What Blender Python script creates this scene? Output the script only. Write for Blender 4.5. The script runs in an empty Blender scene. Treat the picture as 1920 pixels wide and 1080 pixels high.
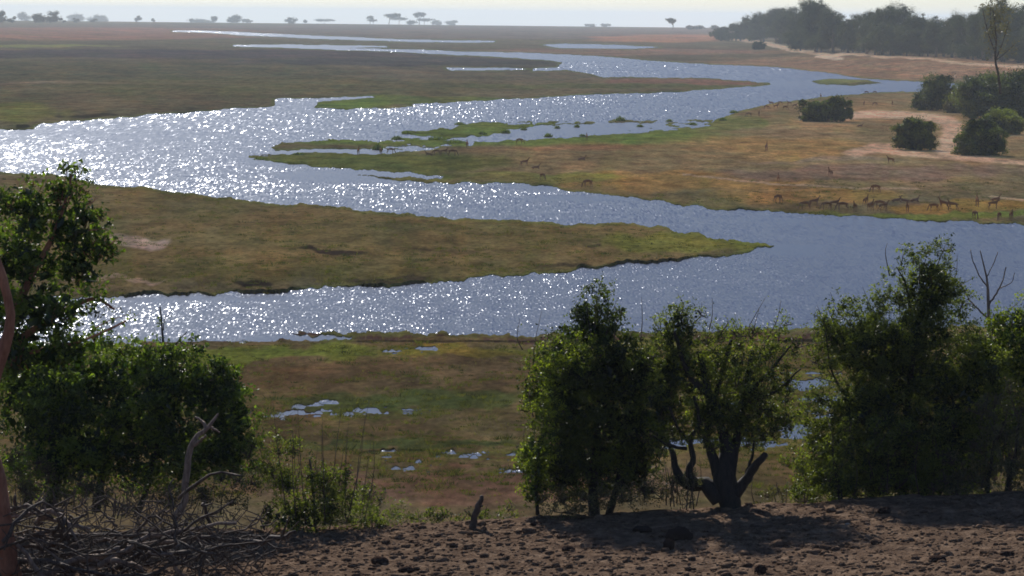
import bpy, math, random
import numpy as np
from mathutils import Matrix, Vector

# ------------------------------------------------------------------ camera
W, HH = 1920.0, 1080.0
F = 5444.0                     # focal length in photo pixels
CAMH = 19.0
Y_EYE = 27.0                   # eye level row at the picture's centre column
PITCH = math.atan((540.0 - Y_EYE) / F)
ROLL = 0.0105
sc = bpy.context.scene
col = sc.collection
_r = np.array([1.0, 0, 0]); _u = np.array([0, math.sin(PITCH), math.cos(PITCH)])
FWD = np.array([0, math.cos(PITCH), -math.sin(PITCH)])
RC = math.cos(ROLL) * _r + math.sin(ROLL) * _u
UC = -math.sin(ROLL) * _r + math.cos(ROLL) * _u
CAM = np.array([0, 0, CAMH])
cd = bpy.data.cameras.new('camera'); cam = bpy.data.objects.new('camera', cd); col.objects.link(cam)
cd.sensor_width = 36.0; cd.lens = 36.0 * F / W
cd.clip_start = 0.5; cd.clip_end = 80000
cam.matrix_world = Matrix(((RC[0], UC[0], -FWD[0], 0), (RC[1], UC[1], -FWD[1], 0), (RC[2], UC[2], -FWD[2], CAMH), (0, 0, 0, 1)))
sc.camera = cam

# ------------------------------------------------------------------ light
SUN_EL, SUN_AZ = 36.0, -15.0          # azimuth from +Y, negative = left
SUN_E, SKY_S, EXPO = 5.0, 0.085, 0.12
HAZE = 1.0e-4
w = bpy.data.worlds.new('World'); sc.world = w; w.use_nodes = True
nt = w.node_tree; nt.nodes.clear()
out = nt.nodes.new('ShaderNodeOutputWorld'); bg = nt.nodes.new('ShaderNodeBackground')
sky = nt.nodes.new('ShaderNodeTexSky'); sky.sky_type = 'NISHITA'; sky.sun_disc = False
sky.sun_elevation = math.radians(SUN_EL); sky.sun_rotation = math.radians(SUN_AZ)
sky.altitude = 900; sky.air_density = 1.0; sky.dust_density = 0.6; sky.ozone_density = 1.5
tc = nt.nodes.new('ShaderNodeTexCoord'); sp = nt.nodes.new('ShaderNodeSeparateXYZ'); cb = nt.nodes.new('ShaderNodeCombineXYZ')
mx = nt.nodes.new('ShaderNodeMath'); mx.operation = 'MAXIMUM'; mx.inputs[1].default_value = 0.004
nt.links.new(tc.outputs['Generated'], sp.inputs[0])
nt.links.new(sp.outputs[0], cb.inputs[0]); nt.links.new(sp.outputs[1], cb.inputs[1])
nt.links.new(sp.outputs[2], mx.inputs[0]); nt.links.new(mx.outputs[0], cb.inputs[2])
nt.links.new(cb.outputs[0], sky.inputs[0])
tn = nt.nodes.new('ShaderNodeMix'); tn.data_type = 'RGBA'; tn.blend_type = 'MULTIPLY'; tn.inputs[0].default_value = 1; tn.inputs[7].default_value = (.81, .915, 1.10, 1)
nt.links.new(sky.outputs[0], tn.inputs[6]); nt.links.new(tn.outputs[2], bg.inputs[0]); bg.inputs[1].default_value = SKY_S
nt.links.new(bg.outputs[0], out.inputs[0])
sd = bpy.data.lights.new('sun', 'SUN'); sun = bpy.data.objects.new('sun', sd); col.objects.link(sun)
sd.energy = SUN_E; sd.angle = math.radians(0.5); sd.color = (1.0, 0.94, 0.86)
_az, _el = math.radians(SUN_AZ), math.radians(SUN_EL)
SD = Vector((math.sin(_az) * math.cos(_el), math.cos(_az) * math.cos(_el), math.sin(_el)))
sun.rotation_euler = SD.to_track_quat('Z', 'Y').to_euler()
sc.view_settings.view_transform = 'Standard'; sc.view_settings.look = 'None'
sc.view_settings.exposure = EXPO; sc.view_settings.gamma = 1.0; sc.view_settings.use_curve_mapping = False
sc.render.engine = 'CYCLES'
sc.cycles.use_denoising = True
sc.cycles.volume_bounces = 1; sc.cycles.max_bounces = 6
sc.cycles.transparent_max_bounces = 8
sc.cycles.pixel_filter_type = 'BLACKMAN_HARRIS'; sc.cycles.filter_width = 1.75

# ------------------------------------------------------------------ projection helpers
def ray(px, py):
    px = np.asarray(px, float); py = np.asarray(py, float)
    return (FWD + ((px - 960) / F)[..., None] * RC - ((py - 540) / F)[..., None] * UC)
def at_z(px, py, z=0.0):
    d = ray(px, py); t = (np.asarray(z) - CAMH) / d[..., 2]
    return CAM + d * t[..., None]
def at_y(px, py, Y):
    d = ray(px, py); t = np.asarray(Y, float) / d[..., 1]
    return CAM + d * t[..., None]
def project(P):
    v = P - CAM; z = v @ FWD
    return 960 + F * (v @ RC) / z, 540 - F * (v @ UC) / z

# ------------------------------------------------------------------ noise
_rs = np.random.RandomState(7)
_T = _rs.rand(256, 256)
def vnoise(x, y, s=0):
    x = np.asarray(x, float) + s * 17.31; y = np.asarray(y, float) + s * 9.77
    xi = np.floor(x).astype(int); yi = np.floor(y).astype(int)
    fx = x - xi; fy = y - yi; fx = fx * fx * (3 - 2 * fx); fy = fy * fy * (3 - 2 * fy)
    a = _T[xi & 255, yi & 255]; b = _T[(xi + 1) & 255, yi & 255]
    c = _T[xi & 255, (yi + 1) & 255]; d = _T[(xi + 1) & 255, (yi + 1) & 255]
    return (a * (1 - fx) + b * fx) * (1 - fy) + (c * (1 - fx) + d * fx) * fy
def fbm(x, y, s=0, o=4):
    r = 0; a = 0.5; t = 0
    for i in range(o):
        r = r + a * vnoise(x * 2 ** i, y * 2 ** i, s + i * 3); t += a; a *= 0.55
    return r / t
def sstep(a, b, x):
    t = np.clip((x - a) / (b - a), 0, 1); return t * t * (3 - 2 * t)

# ------------------------------------------------------------------ objects
def tag(o, label=None, cat=None, group=None, kind=None):
    if label: o['label'] = label
    if cat: o['category'] = cat
    if group: o['group'] = group
    if kind: o['kind'] = kind
    return o
def empty(name, loc, **k):
    o = bpy.data.objects.new(name, None); o.location = Vector([float(v) for v in loc]); o.empty_display_size = 0.3
    col.objects.link(o); return tag(o, **k)
def mesh_np(name, V, faces_list, mat, parent=None, attr=None, smooth=False):
    """faces_list: list of (n,k) int arrays.  Vertices are world coordinates; made local to the parent."""
    V = np.asarray(V, float)
    if parent is not None: V = V - np.array(parent.location)
    me = bpy.data.meshes.new(name)
    me.vertices.add(len(V)); me.vertices.foreach_set('co', V.astype(np.float32).ravel())
    faces_list = [f for f in faces_list if len(f)]
    nl = sum(f.size for f in faces_list); nf = sum(len(f) for f in faces_list)
    me.loops.add(nl); me.polygons.add(nf)
    me.loops.foreach_set('vertex_index', np.concatenate([f.ravel() for f in faces_list]).astype(np.int32))
    tot = np.concatenate([np.full(len(f), f.shape[1]) for f in faces_list])
    st = np.concatenate([[0], np.cumsum(tot)[:-1]])
    me.polygons.foreach_set('loop_start', st.astype(np.int32))
    try: me.polygons.foreach_set('loop_total', tot.astype(np.int32))
    except Exception: pass
    if smooth: me.polygons.foreach_set('use_smooth', np.ones(nf, bool))
    me.update(calc_edges=True)
    if attr:
        for k, v in attr.items():
            if v.ndim == 1:
                a = me.attributes.new(k, 'FLOAT', 'POINT'); a.data.foreach_set('value', v.astype(np.float32))
            else:
                a = me.attributes.new(k, 'FLOAT_COLOR', 'POINT')
                c = np.ones((len(v), 4), np.float32); c[:, :3] = v; a.data.foreach_set('color', c.ravel())
    me.materials.append(mat)
    o = bpy.data.objects.new(name, me); col.objects.link(o)
    if parent is not None: o.parent = parent
    return o
class MB:
    def __init__(s): s.V = []; s.Q = []; s.T = []; s.n = 0
    def tube(s, pts, rad, sides=6, cap=True, jit=0.0, rs=None):
        pts = np.asarray(pts, float); k = len(pts)
        rad = np.broadcast_to(np.asarray(rad, float), (k,))
        tg = np.gradient(pts, axis=0); tg /= np.linalg.norm(tg, axis=1)[:, None] + 1e-9
        ref = np.array([0.31, 0.95, 0.05]); ref = ref - tg[0] * (ref @ tg[0])
        if np.linalg.norm(ref) < 0.2: ref = np.array([1.0, 0, 0]) - tg[0] * tg[0][0]
        ref /= np.linalg.norm(ref)
        ang = np.arange(sides) * 2 * math.pi / sides; rows = []
        for i in range(k):
            ref = ref - tg[i] * (ref @ tg[i]); ref /= np.linalg.norm(ref) + 1e-9
            bi = np.cross(tg[i], ref)
            r = rad[i] * (1 + (jit * (rs.rand(sides) - .5) if jit else 0))
            rows.append(pts[i] + np.cos(ang)[:, None] * ref * np.reshape(r, (-1, 1)) + np.sin(ang)[:, None] * bi * np.reshape(r, (-1, 1)))
        s.V.append(np.concatenate(rows)); b = s.n
        j = np.arange(sides); j2 = (j + 1) % sides
        for i in range(k - 1):
            s.Q.append(np.stack([b + i * sides + j, b + i * sides + j2, b + (i + 1) * sides + j2, b + (i + 1) * sides + j], 1))
        s.n += k * sides
        if cap:
            s.V.append(pts[-1][None] + tg[-1] * rad[-1] * .6); 
            s.T.append(np.stack([b + (k - 1) * sides + j, b + (k - 1) * sides + j2, np.full(sides, s.n)], 1)); s.n += 1
            s.V.append(pts[0][None] - tg[0] * rad[0] * .3)
            s.T.append(np.stack([b + j2, b + j, np.full(sides, s.n)], 1)); s.n += 1
    def build(s, name, mat, parent=None, smooth=True):
        fl = []
        if s.Q: fl.append(np.concatenate(s.Q))
        if s.T: fl.append(np.concatenate(s.T))
        return mesh_np(name, np.concatenate(s.V), fl, mat, parent, smooth=smooth)
def curve(pts, n=10):
    """Catmull-Rom resample of (k,d) control points"""
    P = np.asarray(pts, float); P = np.vstack([2 * P[0] - P[1], P, 2 * P[-1] - P[-2]]); out_ = []
    k = len(P) - 3
    for i in range(k):
        m = max(2, n // k + 1)
        for t in np.linspace(0, 1, m, endpoint=(i == k - 1)):
            a, b, c, d = P[i:i + 4]
            out_.append(.5 * ((2 * b) + (-a + c) * t + (2 * a - 5 * b + 4 * c - d) * t * t + (-a + 3 * b - 3 * c + d) * t ** 3))
    return np.array(out_)

# ------------------------------------------------------------------ materials
def mat(name):
    m = bpy.data.materials.new(name); m.use_nodes = True; nt = m.node_tree; nt.nodes.clear()
    return m, nt, nt.nodes.new('ShaderNodeOutputMaterial')
def N(nt, typ, **k):
    n = nt.nodes.new(typ)
    for a, v in k.items():
        if isinstance(a, str) and a.startswith('i_'): n.inputs[int(a[2:])].default_value = v
        else: setattr(n, a, v)
    return n
def L(nt, a, b): nt.links.new(a, b)
def lin(c):
    c = np.asarray(c, float) / 255.0
    return np.where(c <= 0.04045, c / 12.92, ((c + 0.055) / 1.055) ** 2.4)

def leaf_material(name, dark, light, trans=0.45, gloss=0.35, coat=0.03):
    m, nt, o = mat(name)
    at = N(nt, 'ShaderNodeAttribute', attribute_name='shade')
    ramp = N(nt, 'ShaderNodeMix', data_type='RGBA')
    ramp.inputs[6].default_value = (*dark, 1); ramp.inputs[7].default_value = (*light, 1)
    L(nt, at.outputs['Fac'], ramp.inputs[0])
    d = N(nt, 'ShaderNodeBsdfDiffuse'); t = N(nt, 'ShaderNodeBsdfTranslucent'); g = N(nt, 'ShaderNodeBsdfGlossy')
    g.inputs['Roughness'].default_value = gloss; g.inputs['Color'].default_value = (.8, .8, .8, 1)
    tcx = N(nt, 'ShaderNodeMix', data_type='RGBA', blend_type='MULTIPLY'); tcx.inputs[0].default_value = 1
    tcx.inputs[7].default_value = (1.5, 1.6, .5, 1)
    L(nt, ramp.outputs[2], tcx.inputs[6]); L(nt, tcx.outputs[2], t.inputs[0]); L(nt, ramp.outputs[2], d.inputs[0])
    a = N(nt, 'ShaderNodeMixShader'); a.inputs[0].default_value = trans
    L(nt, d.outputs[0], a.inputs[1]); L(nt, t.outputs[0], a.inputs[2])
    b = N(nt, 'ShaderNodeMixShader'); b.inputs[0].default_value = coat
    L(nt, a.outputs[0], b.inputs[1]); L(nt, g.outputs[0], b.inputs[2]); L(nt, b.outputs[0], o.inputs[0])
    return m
M_LEAF = leaf_material('glossy_green_leaf', (.012, .026, .007), (.165, .235, .04), trans=.5)
M_LEAFY = leaf_material('yellow_green_leaf', (.03, .05, .01), (.28, .33, .045), trans=.5)
M_OLIVE = leaf_material('fine_olive_leaf', (.012, .02, .007), (.20, .235, .05), trans=.5)
M_DARK = leaf_material('dense_dark_leaf', (.008, .014, .006), (.12, .155, .03), trans=.45)
M_DRY = leaf_material('dry_scrub_leaf', (.06, .055, .035), (.16, .15, .07), trans=.3)
M_FAR = leaf_material('far_tree_leaf', (.02, .028, .014), (.05, .065, .025), trans=.3)
M_GRASS = leaf_material('grass_blade', (.09, .075, .035), (.18, .155, .06), trans=.4, coat=0.0)
M_TUFT = leaf_material('dark_tussock_blade', (.03, .035, .015), (.11, .11, .035), trans=.35, coat=0.0)

def bark_material(name, c1, c2, scale=18.0):
    m, nt, o = mat(name)
    b = N(nt, 'ShaderNodeBsdfPrincipled'); b.inputs['Roughness'].default_value = .85
    tcn = N(nt, 'ShaderNodeTexCoord'); mp = N(nt, 'ShaderNodeMapping'); mp.inputs['Scale'].default_value = (1, 1, .3)
    n1 = N(nt, 'ShaderNodeTexNoise'); n1.inputs['Scale'].default_value = scale; n1.inputs['Detail'].default_value = 6
    n1.inputs['Roughness'].default_value = .7
    mixc = N(nt, 'ShaderNodeMix', data_type='RGBA'); mixc.inputs[6].default_value = (*c1, 1); mixc.inputs[7].default_value = (*c2, 1)
    mr = N(nt, 'ShaderNodeMapRange'); mr.inputs[1].default_value = .35; mr.inputs[2].default_value = .65
    bp = N(nt, 'ShaderNodeBump'); bp.inputs['Strength'].default_value = .7; bp.inputs['Distance'].default_value = .02
    L(nt, tcn.outputs['Object'], mp.inputs[0]); L(nt, mp.outputs[0], n1.inputs[0]); L(nt, n1.outputs[0], mr.inputs[0])
    L(nt, mr.outputs[0], mixc.inputs[0]); L(nt, mixc.outputs[2], b.inputs['Base Color'])
    L(nt, n1.outputs[0], bp.inputs['Height']); L(nt, bp.outputs[0], b.inputs['Normal']); L(nt, b.outputs[0], o.inputs[0])
    return m
M_BARK = bark_material('dark_bark', (.008, .007, .006), (.035, .027, .022))
M_REDBARK = bark_material('reddish_bark', (.17, .06, .03), (.34, .15, .085), 9)
M_DEAD = bark_material('weathered_dead_wood', (.09, .06, .045), (.30, .22, .165))
M_TWIG = bark_material('brown_twig', (.03, .02, .015), (.11, .075, .055))
M_FURB = bark_material('far_bark', (.05, .045, .04), (.12, .11, .09), 2)

# ground: albedo zones come from a point attribute, grain from world-space noise
def ground_material():
    m, nt, o = mat('floodplain_soil_and_grass')
    at = N(nt, 'ShaderNodeAttribute', attribute_name='tint')
    geo = N(nt, 'ShaderNodeNewGeometry')
    def noise(scale, det, rough=.6, str_=(1, 1, 1)):
        mp = N(nt, 'ShaderNodeMapping'); mp.inputs['Scale'].default_value = str_
        n = N(nt, 'ShaderNodeTexNoise'); n.inputs['Scale'].default_value = scale; n.inputs['Detail'].default_value = det
        n.inputs['Roughness'].default_value = rough; L(nt, geo.outputs['Position'], mp.inputs[0]); L(nt, mp.outputs[0], n.inputs[0]); return n
    n1 = noise(.35, 8, .72, (1, .35, 1)); n2 = noise(2.5, 6, .7, (1, .4, 1)); n3 = noise(.045, 5, .6, (1, .5, 1))
    mult = None; src = at.outputs['Color']
    for n, lo, hi in ((n1, .45, 1.55), (n2, .55, 1.45), (n3, .75, 1.25)):
        mr = N(nt, 'ShaderNodeMapRange'); mr.inputs[1].default_value = .3; mr.inputs[2].default_value = .7
        mr.inputs[3].default_value = lo; mr.inputs[4].default_value = hi
        L(nt, n.outputs[0], mr.inputs[0])
        mm = N(nt, 'ShaderNodeVectorMath', operation='SCALE'); L(nt, src, mm.inputs[0]); L(nt, mr.outputs[0], mm.inputs[3]); src = mm.outputs[0]
    # small hue wander between greener and redder cover
    hs = N(nt, 'ShaderNodeMix', data_type='RGBA', blend_type='MULTIPLY'); hs.inputs[0].default_value = 1
    n4 = noise(.12, 5, .65, (1, .4, 1)); cr = N(nt, 'ShaderNodeMix', data_type='RGBA')
    cr.inputs[6].default_value = (1.12, .96, .86, 1); cr.inputs[7].default_value = (.93, 1.02, .95, 1)
    mr = N(nt, 'ShaderNodeMapRange'); mr.inputs[1].default_value = .35; mr.inputs[2].default_value = .65
    L(nt, n4.outputs[0], mr.inputs[0]); L(nt, mr.outputs[0], cr.inputs[0]); L(nt, src, hs.inputs[6]); L(nt, cr.outputs[2], hs.inputs[7])
    b = N(nt, 'ShaderNodeBsdfDiffuse'); b.inputs['Roughness'].default_value = .9
    L(nt, hs.outputs[2], b.inputs[0]); L(nt, b.outputs[0], o.inputs[0])
    return m
M_GROUND = ground_material()

def water_material():
    m, nt, o = mat('wind_rippled_river_water')
    geo = N(nt, 'ShaderNodeNewGeometry'); at = N(nt, 'ShaderNodeAttribute', attribute_name='calm')
    def slope(scale, amp, st, det=3, bias=-.5):
        mp = N(nt, 'ShaderNodeMapping'); mp.inputs['Scale'].default_value = st
        n = N(nt, 'ShaderNodeTexNoise'); n.inputs['Scale'].default_value = scale; n.inputs['Detail'].default_value = det
        n.inputs['Roughness'].default_value = .66
        L(nt, geo.outputs['Position'], mp.inputs[0]); L(nt, mp.outputs[0], n.inputs[0])
        s = N(nt, 'ShaderNodeVectorMath', operation='SUBTRACT'); s.inputs[1].default_value = (.5, .5, .5)
        L(nt, n.outputs['Color'], s.inputs[0])
        k = N(nt, 'ShaderNodeVectorMath', operation='MULTIPLY'); k.inputs[1].default_value = (amp, amp * 1.15, 0); L(nt, s.outputs[0], k.inputs[0])
        return k.outputs[0]
    # wind ripples in long rows; shorter near the bank, longer out in the open reaches
    spx = N(nt, 'ShaderNodeSeparateXYZ'); L(nt, geo.outputs['Position'], spx.inputs[0])
    cur = slope(7.5, 2.25, (1, .12, 1), 4)
    for sc0, st, y0, y1 in ((5.2, .06, 215, 300), (3.2, .036, 380, 520), (1.9, .022, 700, 1000)):
        gt = N(nt, 'ShaderNodeMapRange'); gt.inputs[1].default_value = y0; gt.inputs[2].default_value = y1; L(nt, spx.outputs[1], gt.inputs[0])
        mv = N(nt, 'ShaderNodeMix', data_type='VECTOR'); L(nt, gt.outputs[0], mv.inputs[0]); L(nt, cur, mv.inputs[4]); L(nt, slope(sc0, 2.25, (1, st, 1), 4), mv.inputs[5]); cur = mv.outputs[1]
    b = slope(.55, .4, (1, .3, 1), 2)
    s = N(nt, 'ShaderNodeVectorMath', operation='ADD'); L(nt, cur, s.inputs[0]); L(nt, b, s.inputs[1])
    # wind patches: long streaks of rougher and smoother water
    mp = N(nt, 'ShaderNodeMapping'); mp.inputs['Scale'].default_value = (.03, .012, 1)
    pn = N(nt, 'ShaderNodeTexNoise'); pn.inputs['Scale'].default_value = 1; pn.inputs['Detail'].default_value = 4
    L(nt, geo.outputs['Position'], mp.inputs[0]); L(nt, mp.outputs[0], pn.inputs[0])
    mr = N(nt, 'ShaderNodeMapRange'); mr.inputs[1].default_value = .35; mr.inputs[2].default_value = .65; mr.inputs[3].default_value = .55; mr.inputs[4].default_value = 1.15
    L(nt, pn.outputs[0], mr.inputs[0])
    cm = N(nt, 'ShaderNodeMapRange'); cm.inputs[3].default_value = 1; cm.inputs[4].default_value = .08; L(nt, at.outputs['Fac'], cm.inputs[0])
    mu = N(nt, 'ShaderNodeMath', operation='MULTIPLY'); L(nt, mr.outputs[0], mu.inputs[0]); L(nt, cm.outputs[0], mu.inputs[1])
    sc_ = N(nt, 'ShaderNodeVectorMath', operation='SCALE'); L(nt, s.outputs[0], sc_.inputs[0]); L(nt, mu.outputs[0], sc_.inputs[3])
    ad = N(nt, 'ShaderNodeVectorMath', operation='ADD'); ad.inputs[1].default_value = (0, 0, 1); L(nt, sc_.outputs[0], ad.inputs[0])
    nm = N(nt, 'ShaderNodeVectorMath', operation='NORMALIZE'); L(nt, ad.outputs[0], nm.inputs[0])
    g = N(nt, 'ShaderNodeBsdfGlossy'); g.inputs['Roughness'].default_value = .23; g.inputs['Color'].default_value = (.80, .84, .92, 1)
    L(nt, nm.outputs[0], g.inputs['Normal'])
    d = N(nt, 'ShaderNodeBsdfDiffuse'); d.inputs[0].default_value = (.065, .08, .12, 1)
    fr = N(nt, 'ShaderNodeFresnel'); fr.inputs[0].default_value = 1.33
    f2 = N(nt, 'ShaderNodeMapRange'); f2.inputs[3].default_value = .02; f2.inputs[4].default_value = .21; L(nt, fr.outputs[0], f2.inputs[0])
    mixs = N(nt, 'ShaderNodeMixShader'); L(nt, f2.outputs[0], mixs.inputs[0]); L(nt, d.outputs[0], mixs.inputs[1]); L(nt, g.outputs[0], mixs.inputs[2])
    L(nt, mixs.outputs[0], o.inputs[0]); return m
M_WATER = water_material()

# ------------------------------------------------------------------ the floodplain map (digitised shorelines)
SX = 0.35
WATER = [
 [(-900,275),(-300,255),(0,243),(65,242),(75,232),(160,227),(220,220),(290,214),(380,209),(440,204),(515,199),(513,186),(600,183),(700,180),(702,183),(640,187),(600,190),(588,201),(640,204),(720,203),(780,198),(770,194),(850,192),(1000,183),(1100,178),(1250,173),(1330,168),(1390,163),(1445,159),(1440,155),(1330,147),(1200,145),(1130,144),(1100,137),(1060,131),(1000,134),(1000,128),(1045,126),(1055,118),(1030,113),(980,110),(900,105),(800,101),(720,96),(640,94),(560,91),(438,87),(438,84),(520,83),(725,86),(727,89),(640,89.5),(735,92),(860,96),(925,97),(1000,99),(1100,104),(1200,112),(1300,119),(1400,123),(1450,126),(1540,135),(1620,147),(1700,152),(1760,155),(1830,160),(1900,163),(1900,176),(1790,175),(1735,172),(1640,174),(1560,180),(1500,187),(1440,195),(1395,207),(1350,222),(1320,233),(1180,246),(1060,260),(965,262),(905,266),(840,270),(780,282),(700,291),(560,291),(465,293),(465,297),(540,306),(600,318),(700,332),(760,341),(920,343),(1000,347),(1050,355),(1180,370),(1220,374),(1280,385),(1350,392),(1500,402),(1650,409),(1800,416),(1920,423),(2500,455),(3200,480),(3200,560),(2500,590),(1920,608),(1800,612),(1500,617),(1200,622),(1020,628),(900,626),(740,621),(660,625),(640,634),(480,642),(250,645),(-100,650),(-900,670),(-900,600),(-100,565),(100,560),(210,556),(400,553),(520,548),(640,541),(760,535),(880,526),(960,517),(1060,508),(1200,495),(1300,487),(1385,478),(1442,461),(1340,445),(1240,426),(1160,418),(1090,420),(960,414),(850,408),(700,396),(560,384),(420,372),(300,356),(180,343),(90,327),(0,321),(-300,312),(-900,310)],
 [(322,57),(390,57),(470,61),(620,68),(780,74.5),(928,76.5),(925,80),(780,79),(600,73),(450,66),(385,61),(325,60)],
 [(1015,84),(1060,81.5),(1150,84),(1240,88),(1190,92),(1050,90)],
 [(832,127),(960,127),(990,129),(960,132),(840,132)],
 [(680,658),(760,653),(830,652),(825,658),(750,661)],
 [(540,762),(590,756),(645,757),(630,763),(570,765)],[(500,779),(570,771),(650,768),(720,773),(810,777),(720,780),(600,780),(540,785)],
 [(690,881),(780,880),(765,889),(710,888)],
 [(800,862),(860,853),(978,845),(965,857),(880,859)],
 [(1465,712),(1560,710),(1560,728),(1480,735)],[(1520,742),(1580,745),(1585,772),(1540,772)],
 [(1455,797),(1540,795),(1530,822),(1470,826)],[(1225,826),(1330,820),(1440,826),(1500,834),(1440,842),(1260,842)],
 [(570,314),(640,317),(700,320),(840,330),(835,334),(740,333),(640,325)],
]
LAND = [  # islets and wetland inside the river polygon
 [(508,276),(530,267),(600,265),(740,262),(775,268),(770,279),(640,280),(520,282)],
 [(742,247),(800,244),(845,241),(860,233),(905,228),(1000,228),(1100,229),(1160,224),(1250,226),(1335,224),(1335,229),(1180,233),(1040,236),(960,242),(935,250),(900,259),(850,262),(790,256),(760,252)],
 [(1520,152),(1560,148),(1625,149),(1650,156),(1600,160),(1540,158)],
 [(530,622),(660,621),(700,627),(640,630),(560,629)],
 [(470,290),(600,287),(700,289),(760,293),(600,296)],
 [(600,262),(830,259),(900,268),(820,280),(760,276),(690,270)],
]
CALM = [(650,331,150,14),(560,302,120,9),(1490,470,70,14),(560,636,120,9),(300,640,120,6),(1100,372,140,6),(1560,158,160,10),(1150,240,230,14),(1000,352,60,6),(1650,414,300,5),(900,108,400,9),(620,88,160,6),(700,72,300,6),(1100,88,100,6),(300,560,300,5),(720,186,120,5),(900,131,60,4),(600,770,30,5),(735,884,30,4),(760,656,80,5),(1300,832,200,12),(1500,720,60,16),(940,851,40,4),(1500,806,40,14),(640,286,140,6),(650,770,190,16),(860,866,190,18),(1400,832,200,14),(1520,720,70,20),(1550,758,60,20),(1500,808,60,20)]

def poly_sd(px, py, poly, margin=60):
    """signed distance (photo rows; columns count SX), positive inside"""
    P = np.array(poly, float) * (SX, 1); x = px * SX; y = py
    outv = np.full(px.shape, -float(margin))
    m = (x > P[:, 0].min() - margin) & (x < P[:, 0].max() + margin) & (y > P[:, 1].min() - margin) & (y < P[:, 1].max() + margin)
    xs, ys = x[m], y[m]
    if not len(xs): return outv
    best = np.full(xs.shape, 1e9); ins = np.zeros(xs.shape, bool)
    for i in range(len(P)):
        a, b = P[i], P[(i + 1) % len(P)]
        dx, dy = b - a; t = np.clip(((xs - a[0]) * dx + (ys - a[1]) * dy) / (dx * dx + dy * dy + 1e-9), 0, 1)
        best = np.minimum(best, (xs - a[0] - t * dx) ** 2 + (ys - a[1] - t * dy) ** 2)
        c = (a[1] > ys) != (b[1] > ys)
        ins ^= c & (xs < (b[0] - a[0]) * (ys - a[1]) / (b[1] - a[1] + 1e-12) + a[0])
    d = np.sqrt(best); d = np.where(ins, d, -d)
    outv[m] = np.clip(d, -margin, margin)
    return outv
def depth_px(px, py): return np.maximum(py - (Y_EYE + (px - 960) * 0.0105), .5)
def water_sd(px, py):
    k = np.clip(depth_px(px, py) / 350, .08, 1.6)
    wx = px + (fbm(px / 38, py / (16 * k), 1, 4) - .5) * 40 * k
    wy = py + (fbm(px / 30, py / (14 * k), 5, 4) - .5) * 11 * k + (fbm(px / 9, py / (5 * k), 7, 3) - .5) * 5 * k
    s = np.full(px.shape, -60.0)
    for p in WATER: s = np.maximum(s, poly_sd(wx, wy, p))
    for p in LAND: s = np.minimum(s, -poly_sd(wx, wy, p))
    # the wetland strip: water shows between tussocks
    wet = np.exp(-((px - 1150) / 210) ** 4 - ((py - 240) / 13) ** 4) + np.exp(-((px - 800) / 110) ** 4 - ((py - 266) / 16) ** 4)
    wet = np.maximum(wet, 0) * 3.0
    s = s - wet * (fbm(px / 22, py / 4.0, 9, 3) - .60) * 9 * (s > -6)
    pool = np.exp(-((px - 620) / 150) ** 4 - ((py - 772) / 8) ** 4) + np.exp(-((px - 840) / 170) ** 4 - ((py - 866) / 20) ** 4) + np.exp(-((px - 1480) / 110) ** 4 - ((py - 765) / 70) ** 4)
    s = np.where((pool > .25) & (s < 3), np.maximum(s, (fbm(px / 30, py / 5.0, 12, 4) - .66) * 26 * pool), s)
    near = (py > 640) & (s > -3); s = np.where(near, s - np.maximum(fbm(px / 42, py / 2.6, 141, 4) - .33, -.1) * 24, s)
    return s
def terrain_h(px, py, s):
    d = -s
    h = np.where(d > 0, .04 + .20 * sstep(0, 26, d) + .10 * sstep(0, 5, d) * (fbm(px / 45, py / 9, 21, 4) - .35), -.02 - .13 * sstep(0, 3, -d))
    shore = np.interp(px, [1290, 1450, 1620, 1735, 1900, 2300], [116, 122, 142, 150, 158, 175])
    h = np.where((py > 640) & (d > 0), .01 + (h - .01) * .35, h)
    rise = 3.6 * sstep(1290, 1560, px) * sstep(0, 42, shore - py)
    return h + rise

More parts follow.
